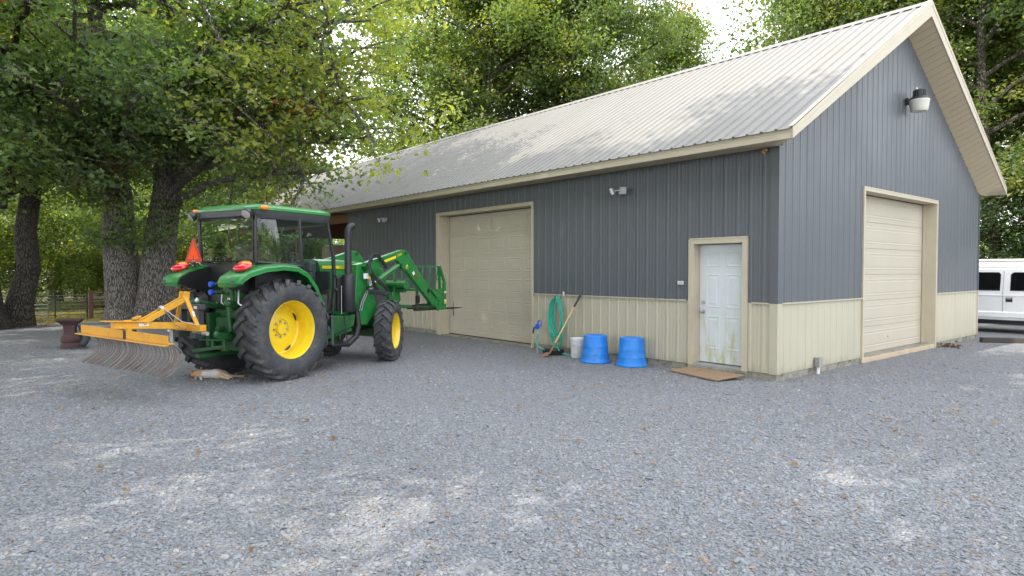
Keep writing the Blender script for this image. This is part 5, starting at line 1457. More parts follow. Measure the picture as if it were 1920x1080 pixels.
# ------------------------------------------------------------------ landscape rake, carried raised on the hitch
rk = empty('landscape_rake', (0, 0, 0), T_HEAD)
rk.location = T_ORG
tag(rk, 'yellow landscape rake with curved rusty tines hung behind the tractor', 'rake')
RF = -1.98                                   # the tine beam sits this far behind the axle
zb = lambda lat: 0.845 - 0.032 * lat          # it hangs a little low on the right
def beam(l0, l1):
    m = MB()
    v = []
    for l in (l0, l1):
        z = zb(l)
        v += [P3(RF - 0.05, l, z - 0.055), P3(RF - 0.05, l, z + 0.060), P3(RF - 0.042, l, z + 0.060), P3(RF - 0.042, l, z - 0.047), P3(RF + 0.05, l, z - 0.047), P3(RF + 0.05, l, z - 0.055)]
    fs = [(i, (i + 1) % 6, 6 + (i + 1) % 6, 6 + i) for i in range(6)] + [(0, 1, 2, 3, 4, 5), (11, 10, 9, 8, 7, 6)]
    return m.add(v, fs)
beam(-1.06, -0.035).build('beam', M['rake_yellow'], rk)
beam(0.035, 0.95).build('beam', M['rake_yellow'], rk)
m = MB().bx(RF - 0.052, RF + 0.10, -0.034, 0.034, 0.79, 0.905).build('beam_clamp', M['decal_black'], rk, bevel=0.004)
MB().bar(P3(RF - 0.075, -1.10, zb(-1.1) - 0.066), P3(RF - 0.075, 0.95, zb(.95) - 0.066), 0.075, 0.012).build('tine_plate', M['rake_yellow'], rk)
tp = [(0.04, -0.065), (0.10, -0.10), (0.155, -0.16), (0.175, -0.23), (0.16, -0.30), (0.11, -0.36), (0.03, -0.42), (-0.06, -0.475)]
NT = 34
tm = []
for var in range(3):
    dv = (var - 1) * 0.012
    m = MB()
    n = len(tp)
    vs = []
    for i, (f, z) in enumerate(tp):
        a = tp[max(0, i - 1)]; b = tp[min(n - 1, i + 1)]
        d = Vector((b[0] - a[0], b[1] - a[1])).normalized(); nn = Vector((-d.y, d.x)) * 0.005
        for sx, sy in ((-1, -1), (1, -1), (1, 1), (-1, 1)):
            vs.append((f + dv * i / n + nn.x * sy, sx * 0.008, z + nn.y * sy))
    fs = [(4 * i + k, 4 * i + (k + 1) % 4, 4 * i + 4 + (k + 1) % 4, 4 * i + 4 + k) for i in range(n - 1) for k in range(4)] + [(0, 1, 2, 3), (4 * n - 1, 4 * n - 2, 4 * n - 3, 4 * n - 4)]
    m.add(vs, fs)
    tm.append(m.mesh('tine', M['rust_tine'], True))
for i in range(NT):
    l = -1.03 + 1.95 * i / (NT - 1)
    o = linkmesh('tine', tm[i % 3 if i % 7 else 1], rk)
    o.location = P3(RF, l, zb(l))
    o.rotation_euler = (rnd.gauss(0, 0.025), rnd.gauss(0, 0.02), rnd.gauss(0, 0.03))
bh = MB().cyl(P3(RF - 0.077, -1.0, zb(-1.0) - 0.076), P3(RF - 0.077, -1.0, zb(-1.0) - 0.056), 0.011, n=6).mesh('bolt', M['galv'])
for i in range(NT):
    o = linkmesh('bolt', bh, rk)
    dl_ = 1.95 * i / (NT - 1) - 0.03
    o.location = (0, -dl_, zb(-1.0 + dl_) - zb(-1.0))
# boom: square tube from the mast to the pivot over the beam
MB().bar(P3(-2.18, 0.0, 0.985), P3(-1.05, 0.0, 0.895), 0.10, 0.095).build('boom', M['rake_yellow'], rk, bevel=0.006)
MB().bar(P3(-2.30, 0.0, 1.045), P3(-1.75, 0.0, 1.005), 0.17, 0.014).build('pivot_plate', M['rake_yellow'], rk, bevel=0.003)
MB().cyl(P3(RF, 0, 0.84), P3(RF, 0, 1.04), 0.05, n=14).build('pivot', M['rake_yellow'], rk, smooth=True)
MB().bar(P3(-1.92, 0.03, 1.055), P3(-1.80, -0.02, 1.075), 0.05, 0.03).build('pin_lever', M['rake_yellow'], rk, bevel=0.004)
for s in (-0.05, 0.05):
    MB().bar(P3(-1.80, s * 1.1, 0.99), P3(-1.18, s, 1.29), 0.022, 0.07).build('brace', M['rake_yellow'], rk, bevel=0.003)
    MB().bar(P3(-1.12, s * 5.5, 0.88), P3(-1.16, s * 0.8, 1.33), 0.06, 0.022, up=(0, 1, 0)).build('mast', M['rake_yellow'], rk, bevel=0.004)
    MB().prism([P3(-1.20, s, 1.28), P3(-1.10, s, 1.28), P3(-1.09, s, 1.40), P3(-1.18, s, 1.41)], (0, 0.016, 0)).build('mast_ear', M['rake_yellow'], rk, bevel=0.004)
MB().bar(P3(-1.10, -0.36, 0.875), P3(-1.10, 0.36, 0.875), 0.10, 0.09).build('cross_bar', M['rake_yellow'], rk, bevel=0.006)
for s in (-0.40, 0.40): MB().cyl(P3(-1.10, s * 0.85, 0.80), P3(-1.10, s * 1.12, 0.80), 0.03, n=12).build('hitch_pin', M['steel'], rk, smooth=True)
MB().bar(P3(-1.35, -0.02, 0.38), P3(-1.35, -0.02, 0.87), 0.035, 0.035).build('parking_stand', M['galv'], rk)
MB().bx(-1.86, -1.72, -0.0535, -0.0505, 0.945, 0.99).build('sticker', M['decal_white'], rk)
MB().bar(P3(-1.135, 0.175, 1.12), P3(-1.13, 0.215, 1.00), 0.003, 0.035, up=(1, 0, 0)).build('sticker', M['decal_white'], rk)
for k, (a, b) in enumerate((((-1.50, 0.08, 1.16), (-1.14, 0.30, 0.92)), ((-1.50, 0.08, 1.15), (-1.22, 0.10, 0.86)))):
    A, B = Vector(P3(*a)), Vector(P3(*b))
    MB().tube([A, A.lerp(B, .5) + Vector((0, 0, -0.06)), B], 0.007, 6).build('cable', M['galv'], rk, smooth=True)
MB().lathe([(0.0, -0.02), (0.055, -0.02), (0.055, 0.02), (0.0, 0.02)], P3(-1.5, 0.0, 1.16), (0.9, 0, 0.45), 8).build('cable_clip', M['galv'], rk)

# ------------------------------------------------------------------ things along the wall
def tub(x, y, rz, label):
    t = empty('tub', (x, y, 0), rz)
    tag(t, label, 'tub', 'upturned blue tubs by the wall')
    b = MB().lathe([(0.262, 0.012), (0.285, 0.006), (0.287, 0.022), (0.27, 0.045), (0.262, 0.07), (0.250, 0.16), (0.2505, 0.165), (0.2465, 0.172), (0.234, 0.30), (0.2345, 0.305), (0.231, 0.312), (0.216, 0.48), (0.212, 0.498), (0.200, 0.508), (0.188, 0.502), (0.10, 0.492), (0.0, 0.488)], n=44)
    b.build('tub_body', M['blue_tub'], t, smooth=True)
    for s in (0, math.pi):
        pts = [(0.262 * math.cos(s + a), 0.262 * math.sin(s + a), 0.035 + 0.0 * a) for a in np.linspace(-0.35, 0.35, 7)]
        MB().tube(pts, 0.022, 6).build('rim_grip', M['blue_tub'], t, smooth=True)
tub(-3.26, -0.56, 0.4, 'upturned blue plastic tub with ribs, next to the white bucket')
tub(-2.52, -0.40, 1.3, 'upturned blue plastic tub nearer the white door')
bk = empty('bucket', (-3.90, -0.40, 0))
tag(bk, 'pale gray-white plastic bucket between the shovel and a blue tub', 'bucket')
MB().lathe([(0.0, 0.006), (0.112, 0.004), (0.116, 0.02), (0.130, 0.33), (0.136, 0.335), (0.137, 0.36), (0.134, 0.385), (0.126, 0.388), (0.112, 0.372), (0.0, 0.370)], n=36).build('bucket_body', M['bucket_white'], bk, smooth=True)
MB().tube([(0.135 * math.cos(a), 0.135 * math.sin(a), 0.35 - 0.13 * math.sin((a + 2.6) / 3.14 * math.pi if 0 else (a - (-2.2)) / 3.14 * math.pi)) for a in np.linspace(-2.2, 0.94, 16)], 0.004, 5).build('bail', M['galv'], bk, smooth=True)

hz = empty('garden_hose', (-4.75, -0.06, 0))
tag(hz, 'coiled teal green garden hose hanging on the cream wall', 'hose')
rnd = random.Random(9)
MB().tube([(0, 0.04, 1.13), (0, -0.10, 1.13), (0, -0.13, 1.17)], 0.012, 8).build('hose_hook', M['black_plastic'], hz, smooth=True)
for k in range(8):
    hw_, top, bot = 0.13 + 0.014 * k + rnd.uniform(-.015, .015), 1.145 + rnd.uniform(-.01, .012), 0.10 + rnd.uniform(0, 0.30) * (k % 3 > 0)
    cx_, y0 = rnd.uniform(-0.03, 0.03), -0.035 - 0.012 * k
    pts = []
    for a in np.linspace(0, 2 * math.pi, 30, endpoint=False):
        zz = (top + bot) / 2 + (top - bot) / 2 * math.cos(a)
        ww = hw_ * (0.62 + 0.38 * (1 - (zz - bot) / (top - bot)) ** 0.6) if math.sin(a) else hw_
        pts.append((cx_ + ww * math.copysign(abs(math.sin(a)) ** 0.8, math.sin(a)), y0 + rnd.gauss(0, 0.003), zz))
    MB().tube(pts, 0.0135, 7, closed=True).build('hose_loop', M['hose_green'], hz, smooth=True)
A = [(-0.14, -0.46, 0.40), (-0.20, -0.48, 0.30), (-0.15, -0.50, 0.16), (0.05, -0.45, 0.06), (0.2, -0.35, 0.035), (0.30, -0.18, 0.04), (0.12, -0.10, 0.09)]
MB().tube(A, 0.0135, 8).build('hose_lead', M['hose_green'], hz, smooth=True)
MB().tube([(0.10, -0.14, 0.11), (0.22, -0.22, 0.07), (0.40, -0.30, 0.03), (0.62, -0.33, 0.018), (0.80, -0.28, 0.016)], 0.0135, 8).build('hose_tail', M['hose_green'], hz, smooth=True)

hy = empty('yard_hydrant', (-4.95, -0.50, 0))
tag(hy, 'frost-proof yard hydrant with blue lever head, left of the hose', 'hydrant')
MB().cyl((0, 0, -0.1), (0, 0, 0.50), 0.02, n=12).build('standpipe', M['galv'], hy, smooth=True)
m = MB().bx(-0.03, 0.03, -0.03, 0.03, 0.49, 0.60).cyl((-0.02, 0, 0.56), (-0.10, -0.02, 0.50), 0.022, n=10)
m.build('hydrant_head', M['blue_handle'], hy, bevel=0.008)
MB().tube([(0.0, 0, 0.58), (0.03, 0, 0.665), (0.075, 0.01, 0.685), (0.105, 0.01, 0.65), (0.10, 0.01, 0.57), (0.05, 0.0, 0.54)], 0.013, 8).build('lever', M['blue_handle'], hy, smooth=True)
MB().cyl((-0.09, -0.018, 0.51), (-0.12, -0.02, 0.40), 0.016, n=10).build('hose_fitting', M['black_plastic'], hy, smooth=True)

sh = empty('shovel', (-4.25, -0.72, 0))
tag(sh, 'long-handled shovel with rusty blade leaning on the cream wall by the hose', 'shovel')
a_, b_ = Vector((-0.08, 0.06, 0.16)), Vector((0.10, 0.665, 1.21))
MB().tube([a_, a_.lerp(b_, .5), a_.lerp(b_, .78)], 0.0165, 10).build('handle', M['handle_wood'], sh, smooth=True)
MB().tube([a_.lerp(b_, .775), b_], [0.021, 0.022], 10).build('grip', M['black_plastic'], sh, smooth=True)
MB().tube([a_.lerp(b_, -0.09), a_.lerp(b_, .10)], [0.018, 0.021], 10).build('socket', M['rust_blade'], sh, smooth=True)
dn = (a_ - b_).normalized(); sd = dn.cross(Vector((0, 0, 1))).normalized(); up_ = sd.cross(dn).normalized()
rows = []
flat = Vector((-0.35, -0.80, -0.42)).normalized()
for t, w in ((0.0, 0.07), (0.03, 0.10), (0.12, 0.108), (0.2, 0.095), (0.26, 0.06), (0.29, 0.012)):
    c = a_.lerp(b_, -0.085) + flat * t
    rows.append([c + sd * (q * w) + up_ * (0.028 * q * q) for q in (-1, -.6, -.2, .2, .6, 1)])
bl = MB().grid(rows).build('blade', M['rust_blade'], sh, smooth=True, fix=False)
so = bl.modifiers.new('thick', 'SOLIDIFY'); so.thickness = 0.004
pn = MB().lathe([(0.0, 0.02), (0.18, 0.02), (0.215, 0.095), (0.23, 0.10), (0.225, 0.09), (0.20, 0.005), (0.0, 0.003)], (-4.56, -0.42, 0), n=30).build('rubber_pan', M['rubber_hose'], smooth=True)
tag(pn, 'low black rubber pan on the gravel under the hose', 'pan')
br = MB().prism([(-1.66, -0.46, 0.012), (-0.56, -0.77, 0.016), (-0.42, -0.21, 0.055), (-1.50, -0.075, 0.05)], (0, 0, 0.022)).build('wooden_board', M['board_wood'], bevel=0.004)
tag(br, 'weathered plywood board lying on gravel as a doorstep', 'board')

# wall fittings
def flood_light(x, z, label):
    t = empty('flood_light', (x, -0.035, z))
    tag(t, label, 'light', 'twin flood lights under the eave')
    MB().lathe([(0.0, 0), (0.05, 0), (0.05, 0.02), (0.03, 0.035), (0.0, 0.035)], (0, 0.03, 0), (0, -1, 0), 18).build('wall_plate', M['decal_white'], t, smooth=True)
    for s in (-1, 1):
        MB().tube([(0.02 * s, -0.01, 0), (0.06 * s, -0.07, -0.005), (0.085 * s, -0.09, -0.005)], 0.012, 8).build('lamp_arm', M['decal_white'], t, smooth=True)
        d_ = Vector((0.75 * s, -0.75, -0.45)).normalized()
        u_, w_, _ = frame_of(d_)
        c = Vector((0.095 * s, -0.09, 0.0))
        m = MB()
        r0 = [c + u_ * i * 0.028 + w_ * j * 0.028 for i, j in ((-1, -1), (1, -1), (1, 1), (-1, 1))]
        r1 = [c + d_ * 0.05 + u_ * i * 0.058 + w_ * j * 0.062 for i, j in ((-1, -1), (1, -1), (1, 1), (-1, 1))]
        r2 = [c + d_ * 0.095 + u_ * i * 0.062 + w_ * j * 0.066 for i, j in ((-1, -1), (1, -1), (1, 1), (-1, 1))]
        m.add(r0 + r1 + r2, [(3, 2, 1, 0)] + [(4 * q + i, 4 * q + (i + 1) % 4, 4 * q + 4 + (i + 1) % 4, 4 * q + 4 + i) for q in (0, 1) for i in range(4)] + [(8, 9, 10, 11)])
        h = m.build('lamp_head', M['silver_trim'], t, bevel=0.004)
        MB().add([c + d_ * 0.096 + u_ * i * 0.05 + w_ * j * 0.053 for i, j in ((-1, -1), (1, -1), (1, 1), (-1, 1))], [(0, 1, 2, 3)]).build('lens', M['lamp_glass'], h, fix=False)
    MB().ball((0, -0.05, -0.055), 0.028, 0.028, 0.03, 10, 6).build('sensor', M['decal_white'], t, smooth=True)
flood_light(-3.08, 3.23, 'small twin-head flood light on gray wall above the hose')
flood_light(-12.26, 3.24, 'small twin-head flood light on gray wall left of the garage door, above the loader')
bn = empty('barn_light', (0.03, 5.03, 5.07))
tag(bn, 'dusk-to-dawn barn light with frosted lens on the gray gable', 'light')
MB().bx(-0.02, 0.03, -0.07, 0.07, -0.02, 0.10).build('wall_plate', M['black_plastic'], bn, bevel=0.006)
MB().tube([(0.02, 0, 0.05), (0.12, 0, 0.05), (0.2, 0, 0.05)], [0.035, 0.038, 0.05], 12).build('arm', M['black_plastic'], bn, smooth=True)
hd = MB().lathe([(0.0, 0.235), (0.085, 0.235), (0.10, 0.22), (0.105, 0.10), (0.15, 0.085), (0.175, 0.05), (0.18, 0.02), (0.172, 0.015), (0.0, 0.015)], (0.21, 0, 0.0), n=32).build('lamp_head', M['black_plastic'], bn, smooth=True)
for k in range(14):
    a = 2 * math.pi * k / 14
    MB().bar((0.21 + 0.102 * math.cos(a), 0.102 * math.sin(a), 0.10), (0.21 + 0.098 * math.cos(a), 0.098 * math.sin(a), 0.225), 0.008, 0.03, up=(math.cos(a), math.sin(a), 0)).build('cooling_fin', M['dark_gray'], hd)
MB().lathe([(0.0, 0.0), (0.02, 0.0), (0.022, 0.03), (0.012, 0.045), (0.0, 0.045)], (0.17, -0.03, 0.235), n=12).build('photocell', M['decal_white'], bn, smooth=True)
MB().lathe([(0.182, 0.03), (0.185, 0.01), (0.180, 0.0), (0.172, -0.05), (0.155, -0.17), (0.14, -0.195), (0.10, -0.20), (0.0, -0.20)], (0.21, 0, 0.0), n=32).build('lens', M['frosted_lens'], bn, smooth=True)
pq = empty('wall_sign', (-1.75, -0.026, 1.50)); tag(pq, 'tiny white number plate on gray wall left of the white door', 'sign')
MB().bx(-0.06, 0.06, -0.006, 0.006, -0.03, 0.03).build('plate', M['decal_white'], pq, bevel=0.003)
MB().bx(-0.045, 0.045, -0.0075, -0.0062, -0.014, 0.012).build('inset', M['silver_trim'], pq)
tp_ = empty('hose_bracket', (-4.66, -0.03, 1.225)); tag(tp_, 'small white bracket on the wall just above the hose', 'bracket')
MB().bx(-0.02, 0.02, -0.01, 0.01, -0.045, 0.045).build('plate', M['decal_white'], tp_, bevel=0.003)
MB().cyl((0, -0.008, -0.01), (0, -0.045, -0.01), 0.010, n=8).build('peg', M['steel'], tp_, smooth=True)
jb = empty('junction_box', (0.06, 1.25, 0)); tag(jb, 'gray electrical box on a white conduit at foot of the gable wall', 'electrical box')
MB().bx(-0.035, 0.04, -0.055, 0.055, 0.12, 0.275).build('box', M['gray_box'], jb, bevel=0.006)
MB().bx(0.0405, 0.046, -0.06, 0.06, 0.115, 0.28).build('cover', M['gray_box'], jb, bevel=0.003)
MB().cyl((0.0, 0, -0.1), (0.0, 0, 0.12), 0.028, n=14).build('conduit', M['decal_white'], jb, smooth=True)
ns = MB()
rn = random.Random(3)
for k in range(14): ns.ball((rn.gauss(0, .03), rn.gauss(0, .025), rn.gauss(0, .03)), rn.uniform(.02, .04), n=7, m=5)
no = ns.build('wasp_nest', M['nest'], smooth=True, fix=False); no.location = (-0.19, -0.05, 3.57); no.scale = (0.6, 0.6, 0.6)
tag(no, 'small tan mud nest tucked under the eave near the corner', 'nest')
db = MB()
for k in range(26):
    db.ball((rn.gauss(0, .10), rn.gauss(0, .10), abs(rn.gauss(0, .04)) + .01), rn.uniform(.015, .05), rn.uniform(.015, .05), rn.uniform(.01, .03), n=6, m=4)
for k in range(12):
    p = Vector((rn.gauss(0, .08), rn.gauss(0, .08), .03)); db.tube([p, p + Vector((rn.gauss(0, .08), rn.gauss(0, .08), rn.uniform(0.0, .09)))], 0.006, 4)
do = db.build('debris_clump', M['debris'], fix=False); do.location = (0.17, 7.25, 0)
tag(do, 'clump of brown leaves and twigs by the gable garage door', 'debris')

# ------------------------------------------------------------------ cast-iron pedestal by the oak
pd = empty('iron_pedestal', (-12.10, -7.90, 0), R_(-20))
tag(pd, 'rusty maroon cast-iron pedestal standing on gravel left of the rake', 'pedestal')
sq = lambda z, hx, hy_: [(-hx, -hy_, z), (hx, -hy_, z), (hx, hy_, z), (-hx, hy_, z)]
def stack(levels):
    m = MB(); n = len(levels)
    for z, hx, hy_ in levels: m.v += sq(z, hx, hy_)
    m.f += [(4 * q + i, 4 * q + (i + 1) % 4, 4 * q + 4 + (i + 1) % 4, 4 * q + 4 + i) for q in range(n - 1) for i in range(4)] + [(3, 2, 1, 0), (4 * n - 4, 4 * n - 3, 4 * n - 2, 4 * n - 1)]
    return m
stack([(0.52, 0.09, 0.13), (0.56, 0.11, 0.18), (0.60, 0.14, 0.225), (0.612, 0.15, 0.235), (0.65, 0.15, 0.235)]).build('top_flange', M['rust_iron'], pd, bevel=0.01)
stack([(0.30, 0.10, 0.12), (0.36, 0.09, 0.10), (0.52, 0.085, 0.125)]).build('neck', M['rust_iron'], pd, bevel=0.012)
MB().lathe([(0.0, 0.0), (0.19, 0.0), (0.185, 0.10), (0.165, 0.14), (0.185, 0.155), (0.19, 0.20), (0.175, 0.28), (0.13, 0.32), (0.0, 0.32)], n=28).build('base', M['rust_iron'], pd, smooth=True)
MB().tube([(-0.12, 0.16, 0.05), (-0.17, 0.24, 0.20), (-0.15, 0.22, 0.38), (-0.08, 0.14, 0.50)], [0.10, 0.11, 0.08, 0.03], 10).build('side_casting', M['dark_gray'], pd, smooth=True)
MB().bx(0.05, 0.40, 0.10, 0.36, 0.0, 0.02).build('foot_plate', M['dark_gray'], pd)
ps = MB().bar((-16.6, -4.35, 0.0), (-16.85, -4.5, 1.25), 0.10, 0.05).build('rusty_bar', M['rust_iron'], bevel=0.006)
tag(ps, 'rusty flat bar leaning on the big oak trunk', 'bar')

# ------------------------------------------------------------------ fences
def pipe_fence(name, label, pts, top, rails, post_m, rail_ms, every=None, r=0.018, post_w=0.10, cat='fence'):
    t = empty(name, (pts[0][0], pts[0][1], 0)); tag(t, label, cat)
    o_ = Vector((pts[0][0], pts[0][1], 0))
    for i, p in enumerate(pts):
        q = Vector((p[0], p[1], 0)) - o_
        if post_w: MB().bx(q.x - post_w / 2, q.x + post_w / 2, q.y - post_w / 2, q.y + post_w / 2, -0.1, top + 0.06).build('post', M[post_m], t, bevel=0.008)
    for a, b in zip(pts[:-1], pts[1:]):
        for k in range(rails):
            z = 0.16 + (top - 0.16) * k / (rails - 1)
            A = Vector((a[0], a[1], z)) - o_; B = Vector((b[0], b[1], z)) - o_
            MB().tube([A, A.lerp(B, .5) + Vector((0, 0, -0.008)), B], r, 8).build('rail', M[rail_ms[k % len(rail_ms)]], t, smooth=True)
        L = math.dist(a, b)
        if every:
            n = int(L / every)
            for j in range(1, n):
                c = Vector((a[0], a[1], 0)).lerp(Vector((b[0], b[1], 0)), j / n) - o_
                MB().bx(c.x - 0.02, c.x + 0.02, c.y - 0.02, c.y + 0.02, 0.05, top + 0.03).build('stay', M['fence_dark'], t)
    return t
pipe_fence('pipe_fence', 'weathered rail fence with brown post running behind the big oak', [(-22.3, -6.35), (-25.2, -3.0), (-28.2, 0.6)], 0.90, 6, 'fence_post', ['fence_pipe', 'fence_pipe', 'fence_post'], None, 0.026, 0.13)
pipe_fence('pipe_fence', 'thin dark pipe panel fence between the brown post and the left oak', [(-22.42, -6.45), (-22.7, -8.3), (-23.2, -10.6), (-23.6, -13)], 0.84, 7, 'fence_dark', ['fence_pipe'], 0.75, 0.016, 0.05)
gt = pipe_fence('stock_gate', 'low pale metal stock gate beside the left oak trunk', [(-21.95, -7.62), (-21.85, -8.55)], 0.55, 4, 'fence_pipe', ['galv'], 0.4, 0.020, 0.04, 'gate')

# ------------------------------------------------------------------ far side of the drive
def wheel_simple(parent, x, y, r, w):
    e = empty('wheel', (x, y, r), 0, parent)
    MB().lathe([(r * .62, -w / 2), (r * .93, -w / 2), (r, -w * .35), (r, w * .35), (r * .93, w / 2), (r * .62, w / 2)], axis=(0, 1, 0), n=28).build('tyre', M['tire_dark'], e, smooth=True)
    MB().lathe([(r * .62, -w * .5), (r * .60, -w * .35), (r * .3, -w * .38), (0, -w * .42)], axis=(0, 1, 0), n=24).build('rim', M['silver_trim'], e, smooth=True)
car_ = empty('parked_truck', (0, 12.0, 0))
tag(car_, 'white crew-cab pickup parked beyond the right end of the workshop', 'truck')
prof = [(-1.12, 0.42), (-1.12, 1.03), (-1.13, 1.20), (-0.98, 1.70), (-0.80, 1.765), (0.55, 1.765), (0.78, 1.70), (1.42, 1.08), (2.75, 1.0), (2.86, 0.92), (2.88, 0.50), (2.8, 0.36), (-1.0, 0.36)]
WY = 1.9
def ring(y, k):
    return [(x, y, z if z < 1.05 else 1.05 + (z - 1.05)) for x, z in prof]
m = MB()
secs = [(0.03, 1.0), (0.0, 1.0)]
def sec(y0, z):       # tumblehome: the greenhouse leans in above the belt
    return y0 + (max(0, z - 1.05) * 0.16 if y0 < WY / 2 else -max(0, z - 1.05) * 0.16)
L_ = [(x, sec(0.0, z), z) for x, z in prof]; R2 = [(x, sec(WY, z), z) for x, z in prof]
n = len(prof)
m.add(L_ + R2, [tuple(range(n)), tuple(range(2 * n - 1, n - 1, -1))] + [(i, n + i, n + (i + 1) % n, (i + 1) % n) for i in range(n)])
m.build('body', M['vehicle_white'], car_, bevel=0.03)
m = MB().bx(-3.2, -1.16, 0.0, WY, 0.40, 1.05).build('cargo_bed', M['vehicle_white'], car_, bevel=0.03)
def win(poly, name='window'):
    off = [(x, sec(0.0, z) - 0.004, z) for x, z in poly]
    MB().prism(off, (0, 0.02, 0)).build(name, M['dark_glass'], car_, bevel=0.003)
    fr_ = [(x, sec(0.0, z) - 0.006, z) for x, z in poly]
    MB().tube(fr_, 0.010, 5, closed=True).build('window_seal', M['black_plastic'], car_)
win([(-0.90, 1.17), (-0.03, 1.17), (-0.03, 1.60), (-0.07, 1.655), (-0.72, 1.655), (-0.80, 1.60)])
win([(0.20, 1.17), (1.02, 1.17), (0.66, 1.60), (0.60, 1.655), (0.26, 1.655), (0.20, 1.60)])
for x in (-1.02, 0.04, 1.12): MB().bx(x - 0.005, x + 0.005, -0.003, 0.01, 0.42, 1.10).build('door_gap', M['dark_gray'], car_)
MB().tube([(0.04, -0.003, 1.10), (0.04, sec(0, 1.70) - .003, 1.70)], 0.004, 4).build('door_gap', M['dark_gray'], car_)
MB().bx(-3.2, 2.8, -0.012, 0.01, 1.02, 1.045).build('belt_crease', M['vehicle_white'], car_, bevel=0.005)
MB().prism([(-3.2, 0.005, 0.60), (-3.2, -0.025, 0.57), (-3.2, -0.03, 0.44), (-3.2, 0.005, 0.42)], (6.0, 0, 0)).build('rocker_panel', M['vehicle_white'], car_, bevel=0.006)
MB().bx(-3.1, 2.8, 0.10, WY - 0.1, 0.24, 0.40).build('chassis', M['black_plastic'], car_)
for x in (0.105, -0.93):
    MB().bx(x, x + 0.15, -0.008, 0.004, 0.86, 0.98).build('door_handle', M['black_plastic'], car_, bevel=0.004)
    MB().bx(x + 0.02, x + 0.13, -0.022, -0.006, 0.935, 0.965).build('handle_grip', M['silver_trim'], car_, bevel=0.004)
for x in (-2.3, 2.0):
    for y in (0.13, WY - 0.13): wheel_simple(car_, x, y, 0.36, 0.26)
tr = empty('cargo_trailer', (-2.2, 15.2, 0))
tag(tr, 'pale gray enclosed trailer behind the white truck', 'trailer')
MB().bx(-4.0, 4.6, 0, 2.2, 0.5, 1.98).build('box', M['vehicle_white'], tr, bevel=0.03)
MB().bx(-4.02, 4.62, -0.02, 2.22, 1.985, 2.07).build('roof', M['silver_trim'], tr, bevel=0.02)
MB().bx(-4.01, 4.61, -0.015, 0.0, 1.80, 1.86).build('rub_rail', M['silver_trim'], tr, bevel=0.004)
for x in (-0.5, 0.5): wheel_simple(tr, x, 0.05, 0.36, 0.22)
tb = MB().bar((0.34, 8.95, 0.06), (2.9, 11.0, 0.05), 0.15, 0.12).build('shadow_strip', M['strip'], bevel=0.01)  # dark bar standing in for the shadow along a slab edge
tag(tb, 'dark timber edging the drive beside the workshop corner', 'strip')
tk = empty('tan_cabinet', (-18.6, 1.5, 0)); tag(tk, 'tall tan metal cabinet with a silver grab rail inside the open bay', 'cabinet')
MB().bx(-0.5, 0.5, -0.6, 0.6, 0.0, 2.62).build('cabinet_body', M['tan_tank'], tk, bevel=0.04)
MB().bx(-0.44, 0.44, -0.54, 0.54, 2.621, 2.70).build('cabinet_top', M['decal_white'], tk, bevel=0.03)
MB().tube([(0.2, -0.5, 2.68), (0.2, -0.5, 2.88), (-0.2, -0.5, 2.9), (-0.2, -0.5, 2.68)], 0.02, 8).build('grab_rail', M['galv'], tk, smooth=True)

# ------------------------------------------------------------------ cat stretched out by the rear wheel
def cat_mat():
    m, n, l, b = new_mat('cat_fur')
    g_ = n.new('ShaderNodeTexCoord')
    t = noise(n, l, g_.outputs['Object'], 7.0, 3)
    f = noise(n, l, g_.outputs['Object'], 120, 4)
    sp = n.new('ShaderNodeSeparateXYZ'); l.new(g_.outputs['Object'], sp.inputs[0])
    a2 = n.new('ShaderNodeMath'); a2.operation = 'MULTIPLY_ADD'; a2.inputs[1].default_value = 0.22; l.new(t.outputs['Fac'], a2.inputs[0]); l.new(sp.outputs['X'], a2.inputs[2])
    c = ramp(n, l, a2.outputs[0], [(0.0, (0.52, 0.28, 0.15)), (0.03, (0.55, 0.52, 0.48)), (0.26, (0.55, 0.53, 0.50)), (0.36, (0.50, 0.36, 0.25))]).outputs['Color']
    a2.inputs[1].default_value = 0.22
    c = mixc(n, l, 0.4, c, ramp(n, l, f.outputs['Fac'], [(0.3, (0.6,) * 3), (0.7, (1.1,) * 3)]).outputs['Color'], 'MULTIPLY')
    l.new(c, b.inputs['Base Color'])
    b.inputs['Roughness'].default_value = 0.95
    bp = n.new('ShaderNodeBump'); bp.inputs['Strength'].default_value = 0.5; bp.inputs['Distance'].default_value = 0.01
    l.new(f.outputs['Fac'], bp.inputs['Height']); l.new(bp.outputs['Normal'], b.inputs['Normal'])
    return m
M['cat_fur'] = cat_mat()
CV = [((0.00, 0, .055), .060), ((0.10, .01, .07), .075), ((0.20, 0, .075), .078), ((-0.10, 0.01, .075), .068), ((-0.17, 0.0, .07), .045), ((-0.235, -0.01, .065), .048), ((-0.275, -0.03, .052), .026),
      ((0.26, 0.0, .06), .055), ((0.33, 0.03, .03), .018), ((0.43, 0.07, .018), .015), ((0.53, 0.10, .016), .012),
      ((-0.09, -0.07, .045), .026), ((-0.05, -0.15, .025), .017), ((-0.01, -0.21, .018), .016),
      ((-0.11, -0.06, .07), .024), ((-0.12, -0.15, .04), .016), ((-0.10, -0.22, .02), .016),
      ((0.24, -0.08, .05), .034), ((0.31, -0.13, .03), .020), ((0.41, -0.15, .02), .015),
      ((0.25, -0.07, .08), .032), ((0.34, -0.09, .05), .018), ((0.44, -0.10, .022), .015),
      ((-0.245, 0.022, .108), .017), ((-0.252, 0.03, .128), .005), ((-0.225, -0.035, .105), .017), ((-0.230, -0.042, .125), .005)]
